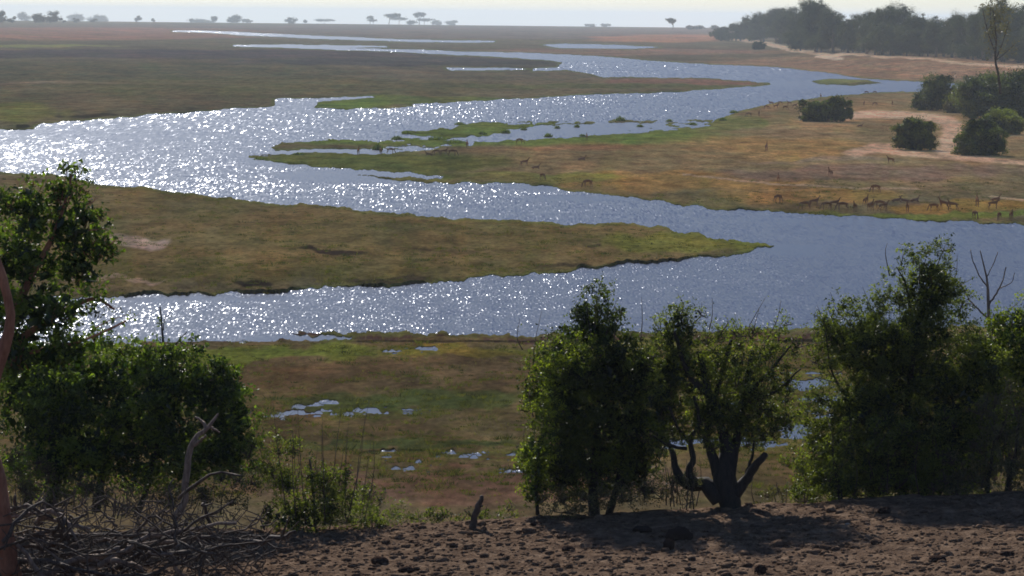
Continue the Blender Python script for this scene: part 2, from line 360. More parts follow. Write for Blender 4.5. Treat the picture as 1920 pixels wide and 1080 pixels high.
# colour zones: (cx, cy, rx, ry, photo colour of the cover, strength)
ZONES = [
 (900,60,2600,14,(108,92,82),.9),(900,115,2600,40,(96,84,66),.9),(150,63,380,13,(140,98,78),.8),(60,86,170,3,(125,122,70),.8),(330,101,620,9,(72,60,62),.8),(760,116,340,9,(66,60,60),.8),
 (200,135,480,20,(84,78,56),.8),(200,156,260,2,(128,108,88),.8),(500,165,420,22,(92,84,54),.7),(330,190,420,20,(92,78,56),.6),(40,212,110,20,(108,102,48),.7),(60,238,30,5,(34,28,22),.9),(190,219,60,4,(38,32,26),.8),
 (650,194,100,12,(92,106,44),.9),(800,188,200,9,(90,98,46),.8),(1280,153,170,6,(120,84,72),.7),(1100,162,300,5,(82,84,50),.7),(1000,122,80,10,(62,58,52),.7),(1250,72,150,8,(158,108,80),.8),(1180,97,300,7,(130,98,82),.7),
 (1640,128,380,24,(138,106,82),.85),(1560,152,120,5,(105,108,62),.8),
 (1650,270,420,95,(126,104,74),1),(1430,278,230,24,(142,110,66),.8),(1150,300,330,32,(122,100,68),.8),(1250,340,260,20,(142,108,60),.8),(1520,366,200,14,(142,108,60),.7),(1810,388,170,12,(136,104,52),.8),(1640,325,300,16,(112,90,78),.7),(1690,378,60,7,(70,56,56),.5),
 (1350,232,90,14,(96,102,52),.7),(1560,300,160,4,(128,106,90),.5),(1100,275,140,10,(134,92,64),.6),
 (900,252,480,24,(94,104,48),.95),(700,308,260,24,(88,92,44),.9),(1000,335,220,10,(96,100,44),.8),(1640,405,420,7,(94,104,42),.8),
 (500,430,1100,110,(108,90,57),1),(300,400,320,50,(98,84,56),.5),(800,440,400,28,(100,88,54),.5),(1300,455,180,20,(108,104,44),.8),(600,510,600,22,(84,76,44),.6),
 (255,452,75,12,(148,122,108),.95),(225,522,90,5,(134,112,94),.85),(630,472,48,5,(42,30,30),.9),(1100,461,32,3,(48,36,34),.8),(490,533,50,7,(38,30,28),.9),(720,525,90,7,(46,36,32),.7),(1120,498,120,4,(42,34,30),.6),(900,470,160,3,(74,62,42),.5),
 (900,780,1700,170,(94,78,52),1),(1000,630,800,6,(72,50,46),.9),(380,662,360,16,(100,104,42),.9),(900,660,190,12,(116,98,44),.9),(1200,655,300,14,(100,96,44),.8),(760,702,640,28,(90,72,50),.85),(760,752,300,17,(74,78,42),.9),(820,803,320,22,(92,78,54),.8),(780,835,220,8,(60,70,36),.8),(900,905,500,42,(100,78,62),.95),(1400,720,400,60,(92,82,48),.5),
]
TRACKS = [([(1365,72),(1400,76),(1440,82),(1480,92),(1520,99),(1560,104),(1600,100),(1630,102)],4,(186,158,130)),([(1640,106),(1700,108),(1740,109),(1790,118),(1850,122),(1920,126)],3,(176,148,120)),
 ([(1540,107),(1570,110)],4,(190,165,140)),([(1610,284),(1650,280),(1700,289),(1800,295),(1920,306)],6,(182,148,120)),([(1600,288),(1640,276),(1690,275)],8,(176,142,116)),([(1775,285),(1785,262),(1792,240),(1770,224),(1700,216),(1640,214),(1560,220)],9,(182,148,122)),
 ([(1280,326),(1450,345),(1600,352),(1720,354)],2,(150,124,100)),([(1860,369),(1920,376)],2.5,(160,132,105))]
GAIN = 2.0
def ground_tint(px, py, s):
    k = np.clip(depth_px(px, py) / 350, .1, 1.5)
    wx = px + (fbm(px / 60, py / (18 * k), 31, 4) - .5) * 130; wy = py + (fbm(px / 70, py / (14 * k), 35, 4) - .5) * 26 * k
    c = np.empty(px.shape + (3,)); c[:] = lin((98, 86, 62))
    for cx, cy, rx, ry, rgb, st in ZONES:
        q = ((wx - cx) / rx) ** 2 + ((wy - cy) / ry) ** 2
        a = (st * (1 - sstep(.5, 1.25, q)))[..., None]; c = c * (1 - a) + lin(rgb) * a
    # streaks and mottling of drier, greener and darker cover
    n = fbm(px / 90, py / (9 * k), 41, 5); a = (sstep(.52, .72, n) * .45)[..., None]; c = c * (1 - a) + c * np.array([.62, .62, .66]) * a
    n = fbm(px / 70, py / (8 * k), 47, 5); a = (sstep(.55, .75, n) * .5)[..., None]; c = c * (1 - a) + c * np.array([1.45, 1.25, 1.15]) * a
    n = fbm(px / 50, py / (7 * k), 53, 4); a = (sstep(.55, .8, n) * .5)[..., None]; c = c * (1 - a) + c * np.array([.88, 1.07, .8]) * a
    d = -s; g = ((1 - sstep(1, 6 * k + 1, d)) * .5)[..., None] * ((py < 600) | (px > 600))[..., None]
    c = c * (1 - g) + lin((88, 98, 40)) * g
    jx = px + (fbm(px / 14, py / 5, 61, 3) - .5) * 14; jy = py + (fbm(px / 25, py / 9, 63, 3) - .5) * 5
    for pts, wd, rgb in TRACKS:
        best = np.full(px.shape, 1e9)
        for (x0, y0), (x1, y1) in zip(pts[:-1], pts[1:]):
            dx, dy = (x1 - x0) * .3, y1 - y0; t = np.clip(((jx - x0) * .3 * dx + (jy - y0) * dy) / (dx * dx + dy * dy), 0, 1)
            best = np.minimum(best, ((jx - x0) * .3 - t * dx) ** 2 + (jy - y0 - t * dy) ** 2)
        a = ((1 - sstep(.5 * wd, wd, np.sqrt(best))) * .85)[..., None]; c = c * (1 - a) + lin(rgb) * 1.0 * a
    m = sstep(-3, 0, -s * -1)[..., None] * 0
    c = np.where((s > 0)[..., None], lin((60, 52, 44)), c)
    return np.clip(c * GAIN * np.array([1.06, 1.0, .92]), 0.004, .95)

def grid_faces(r, c):
    i = np.arange(r - 1)[:, None] * c + np.arange(c - 1)[None]
    return np.stack([i, i + 1, i + c + 1, i + c], -1).reshape(-1, 4)

def make_ground():
    B0 = .0040
    b = [0.215]
    while b[-1] > B0: b.append(b[-1] - (.00030 if b[-1] > .03 else .00019))
    b = np.array(b)
    fine = np.arange(-.19, .1901, .00056)
    co = np.array([-1.6, -1.2, -.9, -.7, -.55, -.45, -.38, -.33, -.29, -.26, -.24, -.225, -.212, -.2])
    a = np.concatenate([co, fine, -co[::-1]])
    A, Bm = np.meshgrid(a, b)
    D = np.stack([A, np.ones_like(A), -Bm], -1)
    px, py = project(CAM + D * 100)
    s = water_sd(px, py)
    h = terrain_h(px, py, s)
    # cut banks where the land ends just above the water in view
    sh = np.vstack([s[:1].repeat(5, 0), s[:-5]])
    cut = (s < 0) * sstep(-2, 3, sh)
    cm = sstep(.50, .68, fbm(px / 70, py / 30, 71, 4)) * (.4 + .6 * ((py > 440) & (px < 1300)))
    h = h + .20 * cut * cm * (py > 150) * (py < 600)
    Y = (CAMH - h) / Bm
    Y = np.maximum.accumulate(Y + np.arange(len(b))[:, None] * 1e-4, 0)
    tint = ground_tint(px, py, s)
    mud = (cut * cm * (py > 150) * (py < 600) * .6)[..., None]
    tint = tint * (1 - mud) + np.array([.022, .016, .013]) * mud
    X = A * Y; V = np.stack([X, Y, h], -1)
    # beyond the visible edge the plain falls away very gently
    far = []; ft = []
    for dist in (6500, 9500, 14000, 22000):
        far.append(np.stack([a * dist, np.full_like(a, dist), CAMH - .0042 * dist - np.zeros_like(a)], -1)); ft.append(tint[-1])
    V = np.concatenate([V, np.array(far)]); tint = np.concatenate([tint, np.array(ft)])
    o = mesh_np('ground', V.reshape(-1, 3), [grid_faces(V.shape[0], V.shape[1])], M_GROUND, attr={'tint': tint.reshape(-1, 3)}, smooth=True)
    tag(o, kind='structure')
    global G_A, G_B, G_H, G_S
    return o
make_ground()
def ground_pt(px, py):
    px = np.atleast_1d(np.asarray(px, float)); py = np.atleast_1d(np.asarray(py, float))
    s = water_sd(px, py); return at_z(px, py, np.maximum(terrain_h(px, py, s), 0.0)), s

def make_water():
    b = np.concatenate([np.arange(.21, .03, -.0009), np.arange(.03, .0039, -.0004)])
    a = np.concatenate([[-1.6, -1, -.6, -.4, -.3, -.24], np.arange(-.2, .2001, .0015), [.24, .3, .4, .6, 1, 1.6]])
    A, Bm = np.meshgrid(a, b); Y = CAMH / Bm
    px, py = project(CAM + np.stack([A, np.ones_like(A), -Bm], -1) * 100)
    calm = np.zeros_like(A)
    wx = px + (fbm(px / 50, py / 8, 81, 3) - .5) * 60; wy = py + (fbm(px / 60, py / 9, 83, 3) - .5) * 8
    for cx, cy, rx, ry in CALM:
        q = ((wx - cx) / rx) ** 2 + ((wy - cy) / ry) ** 2; calm = np.maximum(calm, 1 - sstep(.4, 1.3, q))
    o = mesh_np('river_water', np.stack([A * Y, Y, np.zeros_like(A)], -1).reshape(-1, 3), [grid_faces(*A.shape)], M_WATER, attr={'calm': calm.ravel()}, smooth=True)
    tag(o, kind='structure')
make_water()

# ------------------------------------------------------------------ haze
def make_haze():
    m, nt, o = mat('hazy_air'); v = N(nt, 'ShaderNodeVolumePrincipled')
    v.inputs['Color'].default_value = (.78, .90, 1.0, 1); v.inputs['Density'].default_value = HAZE; v.inputs['Anisotropy'].default_value = .2
    L(nt, v.outputs[0], o.inputs['Volume'])
    x, y0, y1, z0, z1 = 38000, -300, 22500, -80, 46
    V = [(sx * x, yy, zz) for zz in (z0, z1) for yy in (y0, y1) for sx in (-1, 1)]
    Fq = np.array([(0, 2, 3, 1), (4, 5, 7, 6), (0, 1, 5, 4), (2, 6, 7, 3), (0, 4, 6, 2), (1, 3, 7, 5)])
    tag(mesh_np('haze', V, [Fq], m), kind='stuff')
make_haze()

# ------------------------------------------------------------------ near riverbank (the slope the photographer looks over)
CREST = [(-600, 1030), (0, 1010), (300, 1005), (600, 998), (900, 985), (1100, 975), (1300, 964), (1500, 955), (1700, 945), (1920, 930), (2600, 915)]
def bank_z(X, Y):
    cx = np.array([at_y(p, q, 50.0)[0] for p, q in CREST]); cz = np.array([at_y(p, q, 50.0)[2] for p, q in CREST])
    top = np.interp(X, cx, cz)
    z = top + .10 * (fbm(X / 2.3, Y / 2.3, 91, 3) - .5)
    near = sstep(44, 4, Y); z = z + (16.9 - top) * near * 1.0
    z = z - np.where(Y > 50, (Y - 50) * .02 + np.maximum(Y - 50.8, 0) * .27, 0)
    return np.maximum(z, -.6)
def bank_detail(X, Y):
    c = fbm(X / .8, Y / .8, 101, 3); f = fbm(X / .16, Y / .13, 107, 4); g_ = fbm(X / .3, Y / .3, 119, 2)
    return .10 * (c - .5) + .06 * (f - .5) * (.5 + g_)
def soil_material():
    m, nt, o = mat('dry_cloddy_earth')
    geo = N(nt, 'ShaderNodeNewGeometry')
    n = N(nt, 'ShaderNodeTexNoise'); n.inputs['Scale'].default_value = 3.5; n.inputs['Detail'].default_value = 9; n.inputs['Roughness'].default_value = .7
    L(nt, geo.outputs['Position'], n.inputs[0])
    cr = N(nt, 'ShaderNodeValToRGB'); e = cr.color_ramp.elements
    e[0].position = .3; e[0].color = (.055, .036, .027, 1); e[1].position = .72; e[1].color = (.27, .19, .13, 1)
    k = cr.color_ramp.elements.new(.52); k.color = (.135, .092, .064, 1)
    L(nt, n.outputs[0], cr.inputs[0])
    n2 = N(nt, 'ShaderNodeTexNoise'); n2.inputs['Scale'].default_value = 22; n2.inputs['Detail'].default_value = 6; L(nt, geo.outputs['Position'], n2.inputs[0])
    bp = N(nt, 'ShaderNodeBump'); bp.inputs['Strength'].default_value = 1.0; bp.inputs['Distance'].default_value = .05; L(nt, n2.outputs[0], bp.inputs['Height'])
    b = N(nt, 'ShaderNodeBsdfDiffuse'); L(nt, cr.outputs[0], b.inputs[0]); L(nt, bp.outputs[0], b.inputs['Normal']); L(nt, b.outputs[0], o.inputs[0]); return m
M_SOIL = soil_material()
def make_bank():
    xs = np.concatenate([np.linspace(-120, -14, 16)[:-1], np.arange(-11.0, 11.0, .035), np.linspace(14, 120, 16)])
    ys = np.concatenate([np.linspace(-60, 30, 14)[:-1], np.linspace(30, 42, 25)[:-1], np.arange(42, 51.2, .045), np.linspace(51.4, 62, 40), np.linspace(63, 104, 30)])
    X, Y = np.meshgrid(xs, ys); Z = bank_z(X, Y) + bank_detail(X, Y) * (np.abs(X) < 11.5) * sstep(38, 42, Y)
    o = mesh_np('riverbank', np.stack([X, Y, Z], -1).reshape(-1, 3), [grid_faces(*X.shape)], M_SOIL, smooth=True); tag(o, kind='structure')
make_bank()
def on_bank(X, Y): return bank_z(X, Y) + bank_detail(X, Y)

ICO_V = None
def ico():
    t = (1 + 5 ** .5) / 2
    v = np.array([(-1, t, 0), (1, t, 0), (-1, -t, 0), (1, -t, 0), (0, -1, t), (0, 1, t), (0, -1, -t), (0, 1, -t), (t, 0, -1), (t, 0, 1), (-t, 0, -1), (-t, 0, 1)], float)
    v /= np.linalg.norm(v[0])
    f = np.array([(0, 11, 5), (0, 5, 1), (0, 1, 7), (0, 7, 10), (0, 10, 11), (1, 5, 9), (5, 11, 4), (11, 10, 2), (10, 7, 6), (7, 1, 8), (3, 9, 4), (3, 4, 2), (3, 2, 6), (3, 6, 8), (3, 8, 9), (4, 9, 5), (2, 4, 11), (6, 2, 10), (8, 6, 7), (9, 8, 1)])
    return v, f
IV, IF = ico()
def subdiv(V, Fc):
    V = list(map(tuple, V)); cache = {}; out_ = []
    def mid(a, b):
        k = (min(a, b), max(a, b))
        if k not in cache:
            p = (np.array(V[a]) + np.array(V[b])) / 2; V.append(tuple(p / np.linalg.norm(p))); cache[k] = len(V) - 1
        return cache[k]
    for a, b, c in Fc:
        x, y, z = mid(a, b), mid(b, c), mid(c, a); out_ += [(a, x, z), (b, y, x), (c, z, y), (x, y, z)]
    return np.array(V), np.array(out_)
IV2, IF2 = subdiv(IV, IF); IV3, IF3 = subdiv(IV2, IF2)
def clods(n, seed):
    rs = np.random.RandomState(seed)
    X = rs.uniform(-10, 10, n); Y = rs.uniform(42.5, 50.6, n); r = .008 + .022 * rs.rand(n) ** 2 + .06 * rs.rand(n) ** 14
    Z = on_bank(X, Y) + r * .15
    V = IV[None] * (1 + .8 * (rs.rand(n, 12, 1) - .5)) * r[:, None, None] * np.stack([1 + rs.rand(n), 1 + rs.rand(n), .55 + .4 * rs.rand(n)], 1)[:, None]
    a = rs.rand(n) * 6.28; ca, sa = np.cos(a)[:, None], np.sin(a)[:, None]
    V = np.stack([V[..., 0] * ca - V[..., 1] * sa, V[..., 0] * sa + V[..., 1] * ca, V[..., 2]], -1) + np.stack([X, Y, Z], 1)[:, None]
    Fc = IF[None] + (np.arange(n) * 12)[:, None, None]
    tag(mesh_np('earth_clods', V.reshape(-1, 3), [Fc.reshape(-1, 3)], M_SOIL), kind='stuff')
clods(13000, 3)
def stone_material(name, c):
    m, nt, o = mat(name); b = N(nt, 'ShaderNodeBsdfDiffuse'); n = N(nt, 'ShaderNodeTexNoise'); n.inputs['Scale'].default_value = 14; n.inputs['Detail'].default_value = 6
    tcn = N(nt, 'ShaderNodeTexCoord'); L(nt, tcn.outputs['Object'], n.inputs[0])
    x = N(nt, 'ShaderNodeMix', data_type='RGBA'); x.inputs[6].default_value = (*[v * .5 for v in c], 1); x.inputs[7].default_value = (*[min(1, v * 1.5) for v in c], 1)
    L(nt, n.outputs[0], x.inputs[0]); L(nt, x.outputs[2], b.inputs[0])
    bp = N(nt, 'ShaderNodeBump'); bp.inputs['Distance'].default_value = .03; L(nt, n.outputs[0], bp.inputs['Height']); L(nt, bp.outputs[0], b.inputs['Normal'])
    L(nt, b.outputs[0], o.inputs[0]); return m
M_ROCK = stone_material('dark_rock', (.04, .027, .022)); M_PALE = stone_material('pale_stone', (.3, .26, .21))
def bank_pt(px, py):
    d = ray(px, py); Ys = np.linspace(30, 56, 521); P = CAM + d[None] * (Ys / d[1])[:, None]
    z = bank_z(P[:, 0], Ys); i = np.argmax(P[:, 2] < z)
    if P[i, 2] >= z[i]: i = np.argmin(abs(Ys - 50))
    return P[i]
def rock(px, py, wpx, hpx, label, m=None, seed=0):
    rs = np.random.RandomState(seed + 50); p = bank_pt(px, py); k = p[1] / F
    V = IV3 * (1 + .5 * (fbm(IV3[:, 0] * 1.6 + seed, IV3[:, 1] * 1.6 + IV3[:, 2] * 1.3, seed, 3) - .5))[:, None]
    V = V * (1 + .22 * (rs.rand(len(V), 1) - .5))
    V = V * np.array([wpx / 2, wpx / 2.4, hpx * .62]) * k; V[:, 2] += hpx * .25 * k
    o = mesh_np('rock', V, [IF3], m or M_ROCK); o.location = Vector(p.tolist()); tag(o, label, 'rock', 'rocks lying on the near earth bank')
rock(1272, 1012, 54, 28, 'largest dark brown rock, lying alone mid bank right of the centre', seed=1)
rock(1254, 1028, 22, 20, 'small dark stone touching the lower left side of the largest rock', seed=2)
rock(1658, 962, 26, 12, 'dark flat rock on the crest below the big right bush', seed=3)
rock(1758, 1052, 32, 14, 'low dark brown rock near the bottom right of the bare earth', seed=4)
rock(1888, 1044, 26, 13, 'dark rounded rock closest to the lower right corner', seed=5)
rock(1425, 1074, 24, 18, 'dark pointed rock cut by the bottom edge right of the centre', seed=6)
rock(1205, 996, 38, 12, 'long flat dark rock just behind the largest rock on the crest', seed=7)
rock(712, 1058, 34, 16, 'dark brown lump of earth low on the bank left of the centre', seed=8)
rock(1590, 987, 14, 7, 'small pale stone on the right half of the bank', M_PALE, 9)
rock(1065, 1032, 26, 10, 'flat brown rock directly below the dark round bush', seed=10)
rock(1005, 985, 22, 8, 'small brown rock on the crest at the foot of the dark round bush', seed=12)
rock(762, 1072, 30, 12, 'brown clod at the bottom edge below the leaning stick', seed=13)

# ------------------------------------------------------------------ foliage
def leaves(P, size, rs, wid=.5, up=.3, shade=None):
    n = len(P); nrm = rs.normal(size=(n, 3)); nrm[:, 2] += up; nrm /= np.linalg.norm(nrm, axis=1)[:, None]
    t = np.cross(nrm, rs.normal(size=(n, 3))); t /= np.linalg.norm(t, axis=1)[:, None] + 1e-9; b = np.cross(nrm, t)
    l = (size * (.6 + .8 * rs.rand(n)))[:, None] / 2
    c = nrm * l * .25
    V = np.stack([P - t * l, P + b * l * wid - c, P + t * l, P - b * l * wid - c], 1).reshape(-1, 3)
    Fq = np.arange(4 * n).reshape(n, 4); T = np.concatenate([Fq[:, [0, 1, 2]], Fq[:, [0, 2, 3]]])
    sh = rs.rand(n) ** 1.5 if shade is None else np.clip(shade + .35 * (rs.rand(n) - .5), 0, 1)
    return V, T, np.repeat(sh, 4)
class Leafage:
    def __init__(s, seed): s.V = []; s.T = []; s.S = []; s.n = 0; s.rs = np.random.RandomState(seed)
    def add(s, P, size, **k):
        if not len(P): return
        V, T, S = leaves(P, size, s.rs, **k); s.V.append(V); s.T.append(T + s.n); s.S.append(S); s.n += len(V)
    def blob(s, c, r, size, layers=4.0, clump=.22, core=True, ragged=.25):
        """one lobe of a crown: leaves gathered on many small twig clumps"""
        rs = s.rs; c = np.asarray(c, float); r = np.broadcast_to(np.asarray(r, float), (3,))
        area = math.pi * r[0] * r[2]; n = int(layers * area / (.5 * size * size * .5)) + 8
        R = float((r[0] * r[1] * r[2]) ** (1 / 3)); k = max(6, int(14 * (area / max(1e-6, (clump * R) ** 2 * math.pi)) ** .75 * .3))
        d = rs.normal(size=(k, 3)); d /= np.linalg.norm(d, axis=1)[:, None]
        rad = rs.rand(k) ** .45 * (1 + ragged * (rs.rand(k) - .35))
        C = c + d * rad[:, None] * r; tone = rs.rand(k)
        i = rs.randint(0, k, n); cs = clump * R * (.5 + rs.rand(k))[i][:, None]
        P = C[i] + rs.normal(size=(n, 3)) * cs * np.array([1, 1, .75]) * .62
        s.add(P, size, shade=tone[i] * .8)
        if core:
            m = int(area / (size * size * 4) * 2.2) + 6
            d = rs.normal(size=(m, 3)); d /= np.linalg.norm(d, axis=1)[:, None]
            s.add(c + d * (rs.rand(m) ** .4 * .72)[:, None] * r, size * 2.6, shade=np.zeros(m))  # larger core leaves in the darkest leaf colour paint the crown's inner shade
        return C
    def shoot(s, a, b, n, size, spread=.04):
        t = s.rs.rand(n)[:, None]; s.add(np.asarray(a) * (1 - t) + np.asarray(b) * t + s.rs.normal(size=(n, 3)) * spread, size)
    def build(s, name, m, parent, kind='stuff'):
        o = mesh_np(name, np.concatenate(s.V), [np.concatenate(s.T)], m, parent, attr={'shade': np.concatenate(s.S)})
        if kind: o['kind'] = kind
        return o

def plant(name, base, Y, label, cat, seed, blobs, mats, size, layers=4.0, limbs=(), shoots=(), bark=None, twigs=0, depth=.8, group=None, clump=.22, limb_name='limb'):
    """base (px,py); blobs (px,py,rx,ry[,layers factor]) in photo pixels at distance Y metres; limbs lists of (px,py,rpx)"""
    k = Y / F; rs = np.random.RandomState(seed); bp = at_y(base[0], base[1], Y)
    root = empty(name, bp, label=label, cat=cat, group=group); Lf = Leafage(seed + 1); centres = []
    tb = MB(); lb = []
    for i, lm in enumerate(limbs):
        c = curve(lm, 10); dy = rs.uniform(-.35, .35) if i else 0
        pts = at_y(c[:, 0], c[:, 1], Y); pts[:, 1] += dy * np.linspace(0, 1, len(pts)) ** 1.3
        if i == 0 and bark is M_REDBARK: pts = CAM + (pts - CAM) * .965
        pts += rs.normal(size=pts.shape) * .006
        mb = MB(); mb.tube(pts, np.maximum(c[:, 2] * k, .004), 9 if c[0, 2] > 12 else 6, jit=.25, rs=rs)
        mb.build('trunk' if i == 0 else limb_name, bark or M_BARK, root)
    tw = MB()
    for bl in blobs:
        f = bl[4] if len(bl) > 4 else 1.0
        c = at_y(bl[0], bl[1], Y); c[1] += rs.uniform(-.3, .3) * depth * bl[2] * k
        r = np.array([bl[2] * k, depth * (bl[2] + bl[3]) / 2 * k, bl[3] * k])
        C = Lf.blob(c, r, size, layers * f, clump, core=f >= .8, ragged=.3 if f >= .8 else .5)
        if twigs:
            for q in C[rs.permutation(len(C))[:twigs]]:
                st = c + (q - c) * rs.uniform(-.3, .2) - np.array([0, 0, r[2] * .5]); md = (st + q) / 2 + rs.normal(size=3) * .05
                tw.tube(curve([st, md, q + (q - c) * .12], 5), np.linspace(.011, .003, len(curve([st, md, q], 5))), 4)
    for (x0, y0, x1, y1, nl) in shoots:
        a = at_y(x0, y0, Y); b = at_y(x1, y1, Y); off = rs.uniform(-.4, .4); a[1] += off; b[1] += off
        m_ = (a + b) / 2 + rs.normal(size=3) * .05; c = curve([a, m_, b], 6)
        tw.tube(c, np.linspace(.012, .003, len(c)), 4)
        if nl:
            for q in range(len(c) - 1): Lf.shoot(c[q], c[q + 1], max(1, nl // (len(c) - 1)), size, .045)
    if tw.n: o = tw.build('twigs', bark or M_TWIG, root); o['kind'] = 'stuff'
    if Lf.n: Lf.build('foliage', mats, root)
    return root

R_ = np.random.RandomState(5)
def fuzz(blobs, n, r=18, f=.35):
    """small loose lobes round the outline of a list of lobes"""
    out_ = list(blobs)
    for _ in range(n):
        b = blobs[R_.randint(len(blobs))]; a = R_.uniform(-.3, 3.45); q = R_.uniform(.9, 1.12)
        rr = r * R_.uniform(.6, 1.3); out_.append((b[0] + math.cos(a) * b[2] * q, b[1] - math.sin(a) * b[3] * q, rr, rr, f * R_.uniform(.7, 1.4)))
    return out_
# left tree
plant('tree', (10, 1010), 46.5, 'leafy tree at the left edge with a bent reddish trunk', 'tree', 11,
  fuzz([(60,400,48,62),(130,350,30,34,.5),(140,425,58,62,.9),(55,490,75,70),(150,495,52,58,.8),(95,580,90,60),(185,545,26,28,.35),(35,660,60,70),(120,660,80,50,.8),(-60,520,120,160),(185,470,26,30,.4)], 34, 22),
  M_LEAF, .085, 2.1, limbs=[[(24,1085,20),(14,1030,17),(5,970,16),(-4,900,15),(-24,820,14),(-20,740,13),(6,655,11),(20,590,9),(6,520,8),(-20,450,8)],[(24,590,9),(70,500,6),(110,420,4),(135,330,2)],[(14,655,8),(90,600,6),(170,560,4),(215,580,2)],[(-10,700,7),(60,660,5),(150,640,3),(240,600,2)]],
  shoots=[(110,400,130,300,30),(130,380,165,305,28),(60,380,90,320,26),(40,400,25,340,22),(170,620,240,590,26),(150,640,262,588,24),(180,450,214,490,16),(170,430,210,430,14),(190,560,222,580,14),(140,420,190,365,16)], bark=M_REDBARK, twigs=3, clump=.2)
plant('bush', (230, 945), 51.5, 'wide dark green bush behind the brush pile with sunlit top leaves', 'bush', 21,
  fuzz([(90,760,120,100),(210,740,120,90),(330,750,110,85),(420,790,65,85),(410,735,60,45),(250,840,170,70),(130,850,120,75),(330,690,70,40,.7),(190,680,80,45,.7),(60,700,80,60),(430,850,45,60),(360,860,90,55)], 40, 26, .4),
  M_LEAF, .072, 2.6, limbs=[[(180,960,9),(190,900,8),(210,820,6)],[(90,960,12),(110,890,9),(100,800,6)],[(260,960,6),(280,900,5),(300,820,4)],[(60,965,8),(40,900,6),(50,840,4)]], twigs=3,
  shoots=[(300,700,310,640,16),(250,690,240,630,12),(340,690,350,650,10),(200,660,190,610,10)])
plant('sapling', (315, 700), 53.5, 'thin bare sapling with a few leaves standing in front of the river', 'sapling', 31, [(338,640,8,8,.4),(345,655,10,8,.4),(300,600,8,10,.35)],
  M_LEAF, .06, 1.6, limbs=[[(318,760,3),(314,700,2.6),(306,640,2.2),(300,575,1.2)],[(312,670,1.8),(330,645,1.4),(350,622,.9)]], shoots=[(306,620,318,590,7),(310,650,290,615,6),(330,645,352,650,8)], bark=M_BARK)
# centre bush and tree
plant('bush', (1110, 965), 51.6, 'dense dark round bush left of the thick trunked tree, topped by a leafy sprig', 'bush', 41,
  fuzz([(1085,690,80,70),(1160,690,80,80),(1060,790,75,95),(1150,790,90,100),(1205,800,55,80),(1040,880,55,60),(1110,880,90,60),(1185,880,50,45),(1120,620,50,40,.8),(1030,730,40,60,.8),(1210,710,40,50,.8)], 46, 20, .4) + [(1120,560,34,38,.45),(1150,590,24,24,.4),(1090,590,24,30,.35)],
  M_DARK, .058, 3.0, limbs=[[(1115,975,12),(1112,900,9),(1120,820,7)],[(1140,970,8),(1160,900,6),(1175,830,5)],[(1120,820,5),(1125,700,4),(1120,560,2)]],
  shoots=[(1115,640,1130,512,46),(1110,640,1098,535,34),(1135,630,1158,555,30),(1000,700,1016,588,10),(1060,680,1050,640,12),(980,660,975,600,6),(1150,640,1165,575,14),(1170,660,1186,620,12),(1200,640,1202,555,0)], twigs=2)
plant('bush', (1010, 960), 50.9, 'outer leaves coloured bright green for the sunlit left side of the dark round bush', 'bush', 43,  # added leaves whose yellow green colour paints the sun on the bush's left rim
  fuzz([(1020,760,34,70,.7),(1005,860,34,60,.8),(1030,690,34,50,.6),(1080,660,50,34,.6),(1000,920,30,34,.8)], 18, 14, .4), M_LEAFY, .05, 1.9,
  limbs=[[(1008,965,4),(1006,900,3),(1012,820,2)]], shoots=[(990,860,985,800,12),(1000,780,992,720,12)], twigs=2)
plant('tree', (1368, 965), 50.7, 'gnarled open tree with a thick dark trunk and arched low branch', 'tree', 51,
  fuzz([(1268,630,46,55,.8),(1290,700,60,55,.8),(1350,770,66,40,.9),(1310,800,50,34,.6),(1400,825,40,26,.4),(1450,800,44,34,.4),(1240,750,36,60,.8),(1255,690,30,50,.8),(1420,730,60,50,.5),(1340,830,34,24,.6),(1420,800,60,40,.6),(1280,800,44,36,.5),(1475,760,40,40,.35),(1240,830,26,30,.5),(1400,790,50,34,.7),(1380,690,75,80,.6),(1440,670,55,60,.35),(1400,765,70,45,.3),(1330,760,60,45,.35),(1265,770,40,40,.3),(1475,690,34,60,.2),(1340,640,50,40,.3),(1280,590,34,34,.5)], 50, 17, .25),
  M_OLIVE, .046, 2.4, limbs=[[(1370,992,27),(1370,960,20),(1364,925,23),(1358,890,21),(1364,850,16),(1352,800,9),(1330,740,7),(1310,660,5)],[(1350,935,20),(1322,908,15),(1298,912,12),(1278,902,10),(1266,876,7),(1262,850,5),(1246,826,3),(1222,812,2)],[(1306,910,9),(1292,886,8),(1300,856,6),(1292,826,5),(1310,790,4),(1300,740,3)],[(1292,830,3.5),(1270,800,3),(1254,760,2)],
    [(1372,935,14),(1395,902,10),(1412,872,8),(1432,846,6)],[(1366,890,14),(1380,830,9),(1388,790,7),(1398,740,7),(1412,660,4)],[(1354,905,13),(1334,850,9),(1326,810,7),(1350,720,5),(1372,640,3)],[(1398,740,5),(1440,700,4),(1480,650,2)],[(1330,740,7),(1290,700,5),(1262,620,3)],[(1288,842,4),(1250,832,3),(1225,815,2)],[(1400,890,4),(1412,845,2.5),(1408,800,2)],[(1400,740,4),(1450,735,3),(1500,690,1.5)]],
  shoots=[(1275,600,1270,550,30),(1260,600,1252,568,20),(1300,610,1318,570,26),(1240,620,1236,590,14),(1440,640,1466,565,20),(1400,640,1440,560,14),(1390,630,1372,598,12),(1460,640,1478,590,10),(1330,620,1336,560,5),(1480,660,1560,640,12),(1350,620,1358,590,8),(1410,620,1420,575,8)], twigs=6, clump=.16)
